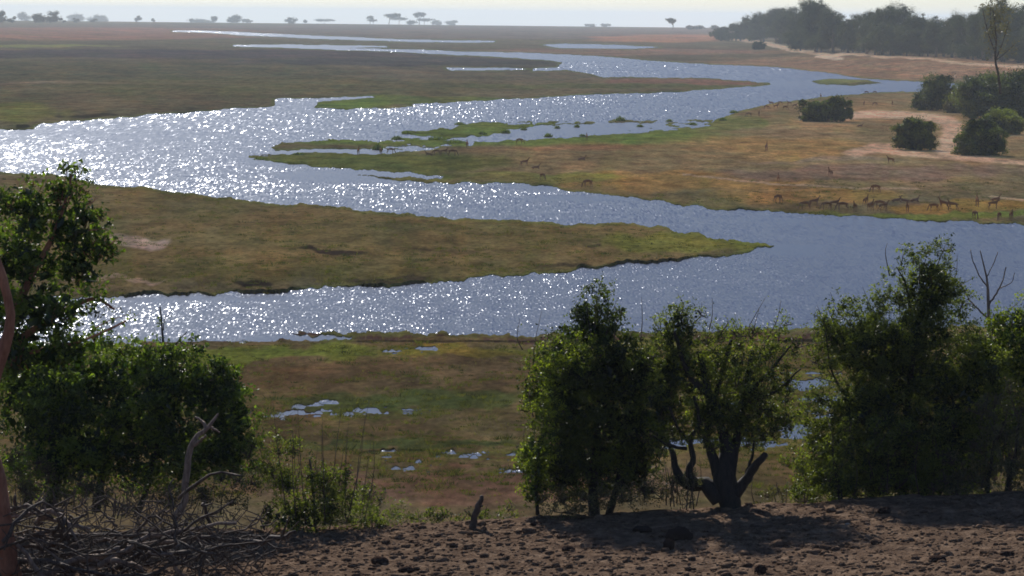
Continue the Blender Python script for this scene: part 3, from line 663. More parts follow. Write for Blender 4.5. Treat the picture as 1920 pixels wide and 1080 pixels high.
plant('tree', (1366, 940), 51.1, 'pale yellow green foliage of a small tree growing just behind the thick dark trunk', 'tree', 53,
  [(1360,700,60,60,.3),(1420,760,60,40,.3),(1300,740,50,50,.25),(1395,650,24,40,.35),(1415,700,20,40,.4),(1360,620,26,22,.3),(1450,640,30,30,.3),(1375,720,22,30,.35),(1320,690,24,30,.25),(1470,600,16,20,.25)], M_LEAFY, .055, 2.0, limbs=[[(1366,960,5),(1380,860,4),(1398,740,3),(1410,660,2)],[(1388,800,2.5),(1350,720,2),(1330,670,1.5)]], twigs=3)
# right bushes
plant('bush', (1640, 955), 52.2, 'largest dark bush on the right with a tall loose top against the river', 'bush', 61,
  fuzz([(1640,650,100,75),(1590,625,60,50,.7),(1740,560,55,62,.55),(1715,620,60,60,.8),(1720,700,130,90),(1790,740,80,90),(1650,760,90,80,.9),(1740,820,120,90),(1640,860,110,80),(1570,890,70,60,.8),(1530,910,45,45,.7),(1790,880,80,60),(1700,900,120,55),(1560,680,40,50,.4),(1840,690,50,60,.8),(1690,540,34,44,.5),(1770,500,30,40,.4),(1540,640,34,40,.4),(1640,590,50,44,.6),(1780,620,50,60,.6),(1520,860,40,50,.5),(1800,560,34,40,.35),(1740,540,50,70,.8),(1850,820,70,70,.8),(1860,760,50,60,.7),(1820,640,50,50,.6),(1600,780,70,80,.9),(1530,800,30,50,.4)], 60, 22, .35),
  M_OLIVE, .046, 2.6, limbs=[[(1690,965,9),(1690,880,7),(1700,780,6),(1716,640,4),(1740,520,2)],[(1710,962,7),(1740,900,6),(1760,800,4)],[(1640,960,6),(1620,880,5),(1600,760,3)],[(1716,640,3),(1700,540,2),(1680,500,1)],[(1600,760,3),(1560,700,2),(1545,620,1)],[(1755,960,5),(1770,890,4),(1790,830,3)]],
  shoots=[(1740,520,1770,452,26),(1720,530,1716,470,20),(1700,560,1690,480,16),(1600,610,1560,550,14),(1570,640,1525,590,12),(1640,600,1620,540,12),(1780,540,1800,480,10),(1672,520,1668,458,0),(1690,500,1705,455,0),(1560,640,1530,570,8),(1770,560,1830,520,10),(1590,720,1510,700,8),(1590,740,1520,760,8)], twigs=3, clump=.18)
plant('bush', (1580, 960), 51.2, 'low greener bush growing in front of the largest right bush', 'bush', 63,
  fuzz([(1560,870,60,60,.6),(1640,820,60,40,.5),(1700,810,60,36,.5),(1510,920,40,40,.6),(1600,910,60,44,.7),(1690,890,60,50,.5),(1760,830,40,50,.4)], 20, 18, .4), M_OLIVE, .05, 2.0, limbs=[[(1580,962,5),(1570,900,4),(1560,840,2)]], shoots=[(1560,830,1550,790,8),(1640,900,1630,830,0),(1660,920,1664,830,0),(1600,920,1596,840,0),(1720,930,1716,820,0)], twigs=5)
plant('bush', (1895, 950), 53.0, 'yellow green bush at the right edge beside the largest right bush', 'bush', 65,
  fuzz([(1885,660,60,60,.8),(1930,620,60,60,.8),(1860,720,50,60,.7),(1920,740,60,80),(1890,800,60,60,.8),(1975,720,80,120)], 26, 20, .35), M_LEAFY, .055, 2.0, limbs=[[(1895,960,8),(1890,860,6),(1885,740,4)],[(1895,880,5),(1930,780,4),(1940,680,3)]], shoots=[(1890,610,1880,570,12),(1920,600,1925,560,12),(1860,640,1850,590,10)], twigs=3)
plant('dry_bush', (1850, 945), 51.0, 'grey brown half dry shrub low at the right edge of the bank', 'bush', 67,
  fuzz([(1840,880,60,44,.5),(1900,840,60,60,.5),(1870,800,40,44,.35),(1800,915,50,24,.5),(1930,900,50,40,.6),(1905,760,36,40,.3)], 20, 18, .3), M_DRY, .04, 2.2, limbs=[[(1850,950,5),(1856,880,4),(1870,800,2)],[(1880,945,4),(1900,860,3),(1915,760,2)]], shoots=[(1830,920,1800,850,0),(1850,900,1836,800,0),(1880,890,1890,760,0),(1900,880,1926,740,0),(1860,880,1812,820,0),(1880,860,1850,740,0),(1800,930,1770,900,6),(1916,860,1890,720,0)], twigs=7, clump=.16)
plant('bare_tree', (1862, 860), 54.5, 'leafless grey twiggy tree above the right edge bush, seen against the river', 'tree', 69, [], M_OLIVE, .05,
  limbs=[[(1864,900,6),(1862,760,5),(1856,640,3.6),(1854,560,3),(1850,520,2),(1838,470,1)],[(1854,570,2.4),(1874,540,1.6),(1886,500,1)],[(1855,600,2),(1826,570,1.6),(1802,530,1)],[(1852,540,1.6),(1832,505,1.2),(1822,470,.8)],[(1874,540,1.2),(1895,530,.8),(1900,510,.7)],[(1850,520,1),(1862,490,.8),(1866,470,.7)],[(1826,570,1),(1812,568,.8),(1796,560,.6)],[(1856,620,1.6),(1880,590,1.1),(1905,565,.7)]], bark=M_DEAD)
# low scrub
plant('scrub', (600, 985), 50.4, 'pale green weedy scrub with tall dry stems right of the brush pile', 'scrub', 71,
  fuzz([(540,890,60,50,.5),(590,930,70,50,.7),(650,960,60,40,.7),(700,975,50,28,.6),(510,860,40,60,.4),(560,970,60,36,.8),(620,900,40,40,.4)], 26, 18, .35), M_OLIVE, .045, 2.0, limbs=[[(590,1000,3),(588,940,2.5),(580,860,1.6)]],
  shoots=[(540+i*9, 950+(i*37%30), 515+i*11+(i*53%30), 750+(i*71%90), (0 if i%3 else 6)) for i in range(17)], twigs=7, bark=M_TWIG)
plant('scrub', (1180, 968), 50.6, 'low grey green scrub in front of the dark round bush', 'scrub', 73,
  fuzz([(1110,940,60,24,.6),(1180,930,50,26,.6),(1240,920,34,30,.4),(1060,950,50,20,.6),(1290,930,26,30,.25)], 16, 14, .35), M_DRY, .04, 2.0, shoots=[(1250+i*7,950,1240+i*9,830+(i*41%60),3) for i in range(9)], twigs=5)
plant('scrub', (760, 985), 51.6, 'sparse green weeds at the crest under the open plain', 'scrub', 75,
  fuzz([(730,960,40,24,.4),(790,975,40,16,.4),(860,975,50,14,.35),(680,940,30,30,.4),(950,965,40,16,.35)], 12, 14, .3), M_OLIVE, .04, 1.8, shoots=[(690+i*22,975,695+i*22,930+(i*29%30),4) for i in range(12)], twigs=4)
plant('scrub', (1480, 962), 51.4, 'thin weedy scrub between the thick trunk and the right bushes', 'scrub', 77,
  fuzz([(1460,940,30,22,.3),(1500,950,36,20,.4)], 8, 12, .3), M_DRY, .04, 1.8, shoots=[(1420+i*14,960,1416+i*15,900+(i*31%40),3) for i in range(8)], twigs=4)
plant('scrub', (120, 985), 50.2, 'olive undergrowth between the wide left bush and the brush pile', 'scrub', 79,
  fuzz([(120,930,70,34,.4),(230,935,80,30,.4),(340,930,70,34,.4),(430,930,50,40,.4),(40,900,50,50,.4)], 20, 16, .3), M_DRY, .045, 2.0, shoots=[(60+i*27,970,55+i*29,880+(i*47%60),4) for i in range(15)], twigs=7)

# brush pile: every branch a part
def brush_pile():
    rs = np.random.RandomState(77); root = empty('brush_pile', at_y(200, 1060, 45.5), label='tangled heap of dead weathered branches in the lower left corner', cat='brush pile')
    special = [([(60,985),(95,960),(130,975),(175,985)],7),([(80,1078),(130,1055),(200,1040),(260,1020),(330,1015)],8),([(190,1060),(240,1025),(300,1000),(370,990),(440,985)],6),([(215,1040),(250,1060),(280,1095)],6),
      ([(10,1000),(20,960),(30,935)],6),([(0,1070),(60,1050),(140,1060),(210,1075)],7),([(440,1020),(490,1018),(540,1000),(556,992)],6),([(455,1025),(430,1020),(380,1025)],5),([(330,940),(380,900),(420,882),(460,888)],4),([(250,1030),(330,1005),(380,970),(440,940)],4),
      ([(100,1010),(180,1000),(250,1002),(300,998)],5),([(5,1035),(70,1000),(130,1005)],5)]
    def put(pts, r, Y, lab=None):
        c = curve([(p[0], p[1], 0) for p in pts], 8); P = at_y(c[:, 0], c[:, 1], Y) + rs.normal(size=(len(c), 3)) * .02
        P[:, 1] += np.linspace(-1, 1, len(c)) * rs.uniform(-.4, .4)
        mb = MB(); mb.tube(P, np.linspace(r, r * .45, len(c)) * Y / F, 7, jit=.45, rs=rs)
        for _ in range(rs.randint(0, 3)):   # a broken side stub or forked twig
            i0 = rs.randint(2, len(P) - 2); dv = P[i0 + 1] - P[i0]; dv /= np.linalg.norm(dv); sd_ = rs.normal(size=3); sd_ -= dv * (sd_ @ dv); sd_ /= np.linalg.norm(sd_)
            ln = rs.uniform(.08, .5); mb.tube([P[i0], P[i0] + (dv * .7 + sd_ * .6) * ln * .5 + rs.normal(size=3) * .02, P[i0] + (dv + sd_ * .9) * ln], np.array([.55, .4, .2]) * r * Y / F, 5)
        o = mb.build('branch', M_DEAD if rs.rand() < .22 or lab else M_TWIG, root)
        if lab: o['label'] = lab
    for i, (p, r) in enumerate(special): put(p, r, 44.6 + rs.rand() * .8, 'pale bleached branch on top of the heap' if i in (1, 2) else None)
    for _ in range(95):
        x = rs.uniform(-60, 420); y = rs.uniform(1000, 1110) + max(0, x - 330) * .18; a = rs.normal(0, .85) + (math.pi if rs.rand() < .5 else 0); l = rs.uniform(60, 210)
        dx, dy = math.cos(a) * l, -abs(math.sin(a)) * l * .55; b = rs.uniform(-45, 30)
        put([(x, y), (x + dx * .5, y + dy * .5 + b), (x + dx, y + dy)], rs.uniform(1.8, 5.5), 44.4 + rs.rand() * 2.2)
    tw = MB()
    for _ in range(650):
        x = rs.uniform(-60, 500); y = rs.uniform(945, 1110) + max(0, x - 300) * .2; a = rs.uniform(0, math.pi); l = rs.uniform(20, 90); Y = 44.4 + rs.rand() * 3.0
        c = np.array([(x, y), (x + math.cos(a) * l * .5, y - math.sin(a) * l * .4), (x + math.cos(a + .4) * l, y - math.sin(a + .4) * l * .7)])
        tw.tube(at_y(c[:, 0], c[:, 1], Y) + rs.normal(size=(3, 3)) * .02, np.array([1.5, 1.2, .7]) * rs.uniform(.6, 1.3) * Y / F, 4, cap=False)
    tw.build('twigs', M_TWIG, root)['kind'] = 'stuff'
brush_pile()
plant('dead_snag', (345, 945), 47.0, 'bleached dead snag forked at its top, standing in front of the wide left bush', 'dead tree', 83, [], M_DRY, .05,
  limbs=[[(330,975,8),(346,935,7),(350,880,6.5),(358,838,6),(372,815,5),(392,800,4),(408,776,2)],[(386,803,3.4),(380,792,3),(364,783,1.6)],[(392,800,3),(402,806,2.4),(410,812,1.4)],[(358,838,4),(378,824,3),(390,812,2)]], bark=M_DEAD)
plant('dead_branch', (905, 990), 49.8, 'short leaning weathered stick standing on the bank crest', 'stick', 85, [], M_DRY, .05, limbs=[[(886,998,7),(892,962,6.5),(904,930,4)],[(893,958,3),(899,950,2.4),(906,948,1.4)]], bark=M_TWIG)
def tail_root():
    # pale trunk butt and bleached stones at the far left edge
    rs = np.random.RandomState(4)
    rock(8, 1052, 26, 60, 'pale bleached wood stump at the left edge beside the trunk', M_PALE, 21)
tail_root()

# grass on the near plain and peninsula
def grass():
    rs = np.random.RandomState(9)
    px = rs.uniform(-80, 2000, 150000); py = 325 + 610 * rs.rand(150000)
    P, s = ground_pt(px, py); keep = (s < -.8) & ~((px > 1440) & (py < 440) & (py > 425)) 
    pat = fbm(px / 60, py / 14, 131, 3); keep &= pat > .50
    P = P[keep]; px, py = px[keep], py[keep]; n = len(P)
    h = (.03 + .13 * rs.rand(n) ** 2) * np.where(py < 600, 1.2, .6)
    a = rs.rand(n) * 6.28; wd = .01 + .02 * rs.rand(n); dx = np.stack([np.cos(a) * wd, np.sin(a) * wd, np.zeros(n)], 1)
    lean = np.stack([rs.normal(size=n) * .05, rs.normal(size=n) * .05, h], 1)
    V = np.stack([P - dx, P + dx, P + lean], 1).reshape(-1, 3)
    tag(mesh_np('grass', V, [np.arange(3 * n).reshape(n, 3)], M_GRASS, attr={'shade': np.repeat(np.clip(.5 * rs.rand(n) + .5 * (pat[keep] - .3), 0, 1), 3)}), kind='stuff')
grass()
def tussocks():
    rs = np.random.RandomState(19); n = 8000
    px = rs.uniform(-80, 2000, n); py = np.where(rs.rand(n) < .55, rs.uniform(335, 560, n), rs.uniform(640, 930, n))
    P, s = ground_pt(px, py); pat = fbm(px / 90, py / 20, 151, 3); keep = (s < -2) & (pat > .44); P, py, pat = P[keep], py[keep], pat[keep]; n = len(P); m = 26
    R = (.08 + .22 * rs.rand(n) ** 3)[:, None]; q = rs.normal(size=(n, m, 2)) * R[..., None] * np.array([1, 1]); hh = R * rs.uniform(.5, 1.2, (n, m)) * .9
    B = P[:, None] + np.concatenate([q, np.full((n, m, 1), -.02)], -1); a = rs.rand(n, m) * 6.28; dx = np.stack([np.cos(a), np.sin(a), 0 * a], -1) * .025
    V = np.stack([B - dx, B + dx, B + np.stack([q[..., 0] * .5, q[..., 1] * .5, hh + .02], -1)], 2).reshape(-1, 3)
    tag(mesh_np('grass_tussocks', V, [np.arange(3 * n * m).reshape(-1, 3)], M_TUFT, attr={'shade': np.repeat(rs.rand(n), 3 * m)}), kind='stuff')
tussocks()

# ------------------------------------------------------------------ middle distance bushes on the right bank
def mid_bush(blobs, base, label, seed, m=None, group='bushes on the far right bank', layers=7, name='bush'):
    P, _ = ground_pt(base[0], base[1]); Y = float(P[0][1]); k = Y / F
    root = empty(name, P[0], label=label, cat='bush', group=group); Lf = Leafage(seed); rs = np.random.RandomState(seed)
    size = max(.17, .0036 * Y * .16)
    x0 = min(b[0] - b[2] for b in blobs); x1 = max(b[0] + b[2] for b in blobs); y0 = min(b[1] - b[3] for b in blobs); hh_ = base[1] - y0
    blobs = list(blobs) + [(x0 + (x1 - x0) * q, base[1] - hh_ * .22, (x1 - x0) * .22, hh_ * .24) for q in (.22, .5, .78)] + [(rs.uniform(x0 + 6, x1 - 6), rs.uniform(y0 + 6, base[1] - 8), 8, 6) for _ in range(8)]
    for bl in blobs:
        c = at_y(bl[0], bl[1], Y); c[1] += rs.uniform(-.3, .3) * bl[2] * k; Lf.blob(c, np.array([bl[2], .8 * bl[2], bl[3]]) * k, size, layers, .26)
    mb = MB()
    for i in range(4):
        a = at_y(base[0] + rs.uniform(-8, 8), base[1], Y); b = at_y(blobs[i % len(blobs)][0], blobs[i % len(blobs)][1], Y); mb.tube([a, (a + b) / 2 + rs.normal(size=3) * .1, b], [.12, .09, .05], 5)
    mb.build('trunk', M_BARK, root); Lf.build('crown', m or M_DARK, root)
mid_bush([(1524,212,28,15),(1548,206,26,20),(1572,203,22,20),(1562,188,10,8),(1530,200,18,12),(1590,212,10,12)], (1548,228), 'low spreading bush nearest the river, left of the sandy track', 101)
mid_bush([(1760,165,30,24),(1755,182,34,24),(1730,190,20,18),(1778,180,20,22)], (1752,207), 'rounded bush in front of the far water, left of the big right clump', 103)
mid_bush([(1715,240,36,19),(1700,255,26,24),(1730,252,28,26),(1715,262,36,16)], (1715,281), 'compact round bush on bare soil beside the sandy track', 105)
mid_bush([(1835,250,34,24),(1820,265,34,24),(1855,262,32,26),(1840,240,22,20),(1835,276,46,13)], (1835,291), 'rounded dark bush just right of the pale track bend', 107)
mid_bush([(1880,228,34,20),(1862,226,22,16),(1895,236,24,14)], (1878,252), 'bush standing behind the dark one right of the track bend', 109, M_OLIVE)
mid_bush([(1850,180,50,36),(1900,170,50,38),(1830,200,34,20),(1940,180,60,50),(1880,200,50,22),(1820,172,26,26)], (1880,222), 'biggest dark bush clump at the right edge in the middle distance', 111)
mid_bush([(1830,155,24,18),(1845,150,18,14)], (1835,175), 'reddish brown topped bush behind the biggest clump at the right edge', 113, M_DRY, layers=4)
mid_bush([(1800,195,16,16),(1782,197,14,12)], (1795,212), 'small grey bush between the rounded bush and the biggest clump', 115, M_DRY)
mid_bush([(1424,86,11,7),(1418,88,7,5)], (1424,93), 'small lone dark shrub on the sandy rise before the treeline', 117, M_FAR, layers=4)

# ------------------------------------------------------------------ trees of the right-hand treeline and of the horizon
def far_tree(*a, low=0, **k_):
    return _far_tree(*a, low=low, **k_)
def _far_tree(px, base, top, wpx, label, seed, group, Y=None, m=None, trunk=.25, lobes=9, flat=1.0, layers=2.6, lean=0, name='tree', low=0):
    if Y is None: P, _ = ground_pt(px, base); P = P[0]
    else: P = at_y(px, base + 1.4, Y)
    Y = float(P[1]); k = Y / F; rs = np.random.RandomState(seed); hpx = base - top
    root = empty(name, P, label=label, cat='tree', group=group); Lf = Leafage(seed)
    size = max(.26, 1.5 * k); cy0 = top + hpx * (1 - trunk) * (.5 + low)
    ch = hpx * (1 - trunk) * .5; pts = []
    for i in range(lobes):
        a = rs.rand() * 6.28; q = rs.rand() ** .5
        x = px + lean + math.cos(a) * q * wpx * .36; y = cy0 + math.sin(a) * q * ch * .62 * flat
        c = at_y(x, y, Y); c[1] += rs.uniform(-.35, .35) * wpx * k; rr = rs.uniform(.24, .38)
        Lf.blob(c, np.array([wpx * rr, wpx * rr, ch * rs.uniform(.34, .5)]) * k, size, layers, .3, core=True); pts.append(c)
    mb = MB(); t = at_y(px + lean * .6, cy0 + ch * .2, Y); b = P - np.array([0, 0, .3])
    mb.tube(curve([b, (b + t) / 2 + rs.normal(size=3) * .02 * hpx * k, t], 6), np.linspace(.035, .018, len(curve([b, b, t], 6))) * hpx * k + .05, 6)
    mb.build('trunk', M_FURB, root); lm = MB()
    for c in pts[:5]: lm.tube([b * .45 + t * .55, c], [.014 * hpx * k, .006 * hpx * k], 4, cap=False)
    lm.build('limbs', M_FURB, root); Lf.build('crown', m or M_FAR, root, kind=None)
TL = [ # px, base, top, width, label
 (1352,77,50,30,'dense low tree at the left end of the treeline'),(1380,77,44,44,'second tree from the left end of the treeline, dark and blocky'),
 (1405,77,30,30,None),(1432,79,22,50,None),(1455,81,13,50,None),(1478,84,8,56,'broad rounded tree at the top of the treeline slope'),(1502,90,12,50,None),
 (1530,97,-6,64,'tall dark tree rising above the treeline, left of the pale gap'),(1500,95,56,50,None),(1562,98,16,56,'paler loose tree between the two tallest crowns of the treeline'),
 (1590,99,20,54,None),(1600,98,52,70,None),(1625,101,16,60,None),(1655,102,2,80,'tall wide crowned tree at the middle of the treeline'),(1690,103,4,64,'tall tree with a flat side branch reaching right over the gap'),
 (1640,103,58,70,None),(1700,105,54,80,None),(1725,105,26,60,None),(1755,107,28,60,None),(1770,106,64,90,None),(1785,108,24,50,'pointed treetop right of the low dip in the treeline'),(1815,110,20,60,None),
 (1540,98,62,60,None),(1845,113,8,70,None),(1880,116,-14,90,'tallest dark tree at the right end of the treeline'),(1825,112,66,70,None),(1880,116,64,80,None),(1925,118,4,80,'tree cut by the right edge of the treeline'),(1960,120,10,90,None),(1740,106,66,60,None),(1670,104,40,60,None),(1800,108,44,60,None),(1910,118,50,60,None)]
ORD = ['first','second','third','fourth','fifth','sixth','seventh','eighth','ninth','tenth','eleventh','twelfth','thirteenth','fourteenth','fifteenth','sixteenth','seventeenth','eighteenth','nineteenth','twentieth','twenty-first','twenty-second','twenty-third','twenty-fourth']
_pl = sorted([t_[0] for t_ in TL if not t_[4]])
for i, (x, b, t, wd, lab) in enumerate(TL):
    if not lab: lab = 'dark evergreen tree inside the treeline, %s from its left end among the plain ones' % ORD[_pl.index(x)]
    far_tree(x, b, t, wd, lab or 'dense dark evergreen tree within the hazy treeline on the right bank', 200 + i, 'trees of the hazy treeline on the right bank', trunk=.12, lobes=12, layers=2.4, flat=1.1)
for i in range(16):
    x = 1350 + i * 38; b = float(np.interp(x, [1345, 1400, 1480, 1500, 1600, 1700, 1800, 1920], [77, 77, 84, 95, 98, 103, 107, 118]))
    far_tree(x, b, b - 24 - (i * 7 % 12), 46, 'low bushy tree at the foot of the treeline, %s from the left' % ORD[i], 260 + i, 'trees of the hazy treeline on the right bank', trunk=.02, lobes=8, layers=2.6, flat=1.2)

# tall slender half-bare tree in front of the treeline
plant('slender_tree', (1874, 165), 420.0, 'tall slender half bare tree with a leaning trunk in front of the treeline', 'tree', 121,
  [(1868,30,26,18,.3),(1850,14,20,12,.3),(1885,50,20,20,.3),(1862,70,16,20,.3),(1890,90,18,18,.25),(1855,95,10,16,.25),(1870,0,24,16,.3),(1880,20,30,20,.4),(1860,50,24,24,.35)], M_DRY, .28, 1.9,
  limbs=[[(1876,176,2.6),(1872,140,2.4),(1866,110,2.1),(1868,70,1.6),(1862,20,1)],[(1867,112,1.5),(1880,80,1.1),(1892,40,.8)],[(1867,100,1.3),(1852,60,1),(1842,15,.7)],[(1868,80,1),(1858,50,.8),(1856,10,.6)],[(1869,112,1),(1890,95,.8),(1905,80,.6)]])
HZ = [ # px, base, top, width, Y, label
 (2,38,12,34,3300,'dark tree cut by the left end of the horizon'),(22,38,26,16,3300,'small dark tree beside the one at the left end of the horizon'),(48,38,14,26,6800,'pale tall tree between the two dark ones on the left horizon'),
 (72,38,18,30,3300,'left half of the dark round pair of trees on the left horizon'),(98,38,14,30,3300,'right half of the dark round pair of trees on the left horizon'),(118,39,29,14,3400,'small dark bush tree right of the dark round pair'),
 (140,38,22,40,7500,'pale blue tree furthest behind the left horizon clump'),(142,39,30,12,4000,'small dark tree in front of the pale left horizon clump'),(185,39,23,44,7300,'pale blue wide tree ending the left horizon clump'),(178,40,33,16,4100,'low dark shrub tree before the pale wide tree'),
 (257,38,25,14,5200,'small lone round tree on the left horizon'),(288,39,30,8,5600,'tiny shrub tree right of the lone round horizon tree'),(358,40,31,8,6000,'tiny tree at the start of the low horizon row'),(380,40,33,44,6500,'low pale scrub tree of the horizon row'),(401,40,25,14,5600,'upright small tree in the horizon row'),(435,40,23,28,5500,'small tree with a leaning crown in the horizon row'),(455,40,33,22,6200,'low shrub tree right of the leaning crown'),
 (547,41,28,20,5300,'isolated dense tree left of the middle horizon groups'),(572,41,35,8,5600,'tiny shrub tree right of the isolated dense one'),(608,42,35,36,6400,'low pale row tree left of the umbrella shaped tree'),(694,42,28,14,5600,'thin tree beside the umbrella shaped tree'),(700,43,35,22,5600,'low tree under the thin one beside the umbrella shape'),
 (729,43,22,34,5400,'umbrella shaped tree with a leaning crown on the horizon'),(748,43,31,30,6200,'pale row tree right of the umbrella shaped tree'),(768,43,33,22,6000,'low pale tree below the tall round horizon tree'),(786,43,21,20,5600,'tall round headed tree right of the umbrella shaped tree'),(796,44,33,28,6400,'pale tree under the tall round headed one'),(822,44,34,24,7000,'pale flat tree ending the middle horizon group, left part'),(848,45,35,26,7200,'pale flat tree ending the middle horizon group, right part'),
 (1108,48,42,20,6500,'low pale shrub tree alone right of the middle horizon'),(1136,49,42,20,6500,'second low pale shrub tree right of the middle horizon'),
 (1261,52,32,22,3000,'dark umbrella shaped tree alone left of the treeline'),(1290,52,45,20,4000,'low hedge like tree between the lone dark tree and the treeline, left'),(1312,52,44,26,4000,'low hedge like tree between the lone dark tree and the treeline, middle'),(1336,53,45,26,4000,'low hedge like tree between the lone dark tree and the treeline, right')]
for i, (x, b, t, wd, Y, lab) in enumerate(HZ):
    tr = .35 if 'umbrella' in lab or 'thin' in lab or 'round headed' in lab else .02
    far_tree(x, b + 1.5, t, wd, lab, 300 + i, 'trees along the horizon', Y=Y, trunk=tr, lobes=7 if wd > 18 else 5, layers=2.2, lean=5 if 'leaning' in lab else 0, low=.25 if tr < .2 else 0, flat=1.0 if tr < .2 else .6)

# reed tussocks in the wetland
RD = [(708,281,22,14,'tall dark reed tussock standing alone at the left of the wetland'),(745,262,26,8,'flat dark tussock at the tip of the green islet'),(762,251,18,6,'tussock on the thin spit above the flat dark one'),(820,262,40,9,'widest dark tussock in the middle of the wetland'),(850,268,44,8,'long low tussock beside the widest one'),(862,234,20,6,'tussock at the upper left corner of the green strip'),
 (905,252,16,7,'round tussock left of the small pool'),(948,250,20,9,'round tussock above the small pool'),(982,244,10,6,'small tussock at the start of the flooded strip'),(1028,257,16,8,'tussock on the shore of the flooded strip'),(1045,241,10,6,'small tussock in the flooded strip water'),(1082,239,10,6,'second small tussock in the flooded strip water'),(1092,256,10,5,'tussock on the brown shore of the flooded strip'),(1163,227,20,10,'tallest tussock on the upper edge of the flooded strip'),(1200,238,12,5,'low tussock right of the tallest one'),(1255,228,12,5,'tussock near the right end of the flooded strip'),(1300,234,14,5,'last tussock at the right end of the flooded strip'),(1355,226,16,6,'tussock on the green shore beyond the flooded strip'),(1376,212,18,6,'dark tussock in the water by the green shore'),(490,299,30,5,'low dark tussock at the tip of the land spit'),(560,290,26,5,'low tussock along the left spit')]
for i, (x, y, wd, ht, lab) in enumerate(RD):
    P, _ = ground_pt(x, y); P = P[0]; k = P[1] / F; rs = np.random.RandomState(400 + i); n = 260
    q = np.clip(rs.normal(size=(n, 2)), -1.7, 1.7) * np.array([wd * k * .24, wd * k * .35]); hh = ht * k * rs.uniform(.5, 1.15, n) * np.exp(-(q[:, 0] / (wd * k * .5)) ** 2)
    B = P + np.column_stack([q, np.zeros(n)]); a = rs.rand(n) * 6.28; dx = np.stack([np.cos(a), np.sin(a), 0 * a], 1) * (.05 + .05 * rs.rand(n))[:, None]
    V = np.stack([B - dx - [0, 0, .1], B + dx - [0, 0, .1], B + np.column_stack([rs.normal(size=(n, 2)) * .18, hh])], 1).reshape(-1, 3)
    tag(mesh_np('reed_tussock', V, [np.arange(3 * n).reshape(n, 3)], M_DARK, attr={'shade': np.repeat(rs.rand(n), 3)}), lab, 'reeds', 'reed tussocks in the wetland')

# ------------------------------------------------------------------ antelope
def fur():
    m, nt, o = mat('antelope_fur'); b = N(nt, 'ShaderNodeBsdfDiffuse'); tcn = N(nt, 'ShaderNodeTexCoord'); sp_ = N(nt, 'ShaderNodeSeparateXYZ'); L(nt, tcn.outputs['Object'], sp_.inputs[0])
    mr = N(nt, 'ShaderNodeMapRange'); mr.inputs[1].default_value = .66; mr.inputs[2].default_value = .76; L(nt, sp_.outputs[2], mr.inputs[0])
    x = N(nt, 'ShaderNodeMix', data_type='RGBA'); x.inputs[6].default_value = (.19, .12, .08, 1); x.inputs[7].default_value = (.15, .08, .045, 1); L(nt, mr.outputs[0], x.inputs[0]); L(nt, x.outputs[2], b.inputs[0]); L(nt, b.outputs[0], o.inputs[0]); return m
M_FUR = fur(); M_HORN = bark_material('dark_horn', (.02, .016, .013), (.05, .04, .03))
def antelope_mesh(pose):
    V = []; E = []; R = []
    def chain(start, pts):
        prev = start
        for p, r in pts:
            V.append(p); R.append(r); i = len(V) - 1
            if prev is not None: E.append((prev, i))
            prev = i
        return prev
    lie = pose == 'lying'; dz = -.52 if lie else 0
    V.append((-.40, 0, .86 + dz)); R.append(.15)
    mid = chain(0, [((-.12, 0, .82 + dz), .165), ((.12, 0, .80 + dz), .17)])
    ch = chain(mid, [((.36, 0, .84 + dz), .155)])
    if pose == 'grazing': hd = chain(ch, [((.54, 0, .78), .085), ((.68, 0, .50), .06), ((.78, 0, .24), .062), ((.88, 0, .08), .033)])
    else: hd = chain(ch, [((.50, 0, 1.0 + dz), .085), ((.58, 0, 1.18 + dz), .06), ((.64, 0, 1.31 + dz), .065), ((.80, 0, 1.24 + dz), .033)])
    if lie:
        for s in (-1, 1):
            chain(ch, [((.40, s * .14, .22), .05), ((.55, s * .14, .06), .03), ((.30, s * .14, .04), .022)]); chain(0, [((-.42, s * .17, .24), .09), ((-.2, s * .2, .08), .04), ((-.45, s * .2, .04), .025)])
    else:
        for s in (-1, 1):
            o1 = .06 * s if pose != 'walking' else .16 * s
            chain(ch, [((.36, s * .10, .62), .062), ((.36 + o1 * .6, s * .10, .36), .034), ((.36 + o1, s * .10, .02), .024)])
            chain(0, [((-.42, s * .11, .66), .092), ((-.36 - o1 * .5, s * .11, .50), .055), ((-.52 - o1 * .5, s * .11, .34), .033), ((-.47 - o1, s * .11, .02), .024)])
    chain(0, [((-.55, 0, .78 + dz), .03), ((-.60, 0, .6 + dz), .022)])
    me = bpy.data.meshes.new('skel'); me.from_pydata(V, E, []); o = bpy.data.objects.new('skel', me); col.objects.link(o)
    md = o.modifiers.new('skin', 'SKIN'); sk = me.skin_vertices[0].data if me.skin_vertices else None
    if sk is None:
        me.update()
    for i, r in enumerate(R):
        v = o.data.skin_vertices[0].data[i]; v.radius = (r, r); v.use_root = (i == 0)
    ss = o.modifiers.new('sub', 'SUBSURF'); ss.levels = 1; ss.render_levels = 1
    bpy.context.view_layer.update(); dg = bpy.context.evaluated_depsgraph_get()
    res = bpy.data.meshes.new_from_object(o.evaluated_get(dg)); res.name = 'antelope_' + pose; bpy.data.objects.remove(o)
    res.materials.clear(); res.materials.append(M_FUR)
    for p in res.polygons: p.use_smooth = True
    return res, V[hd - 1]
PROTO = {p: antelope_mesh(p) for p in ('grazing', 'standing', 'walking', 'lying')}
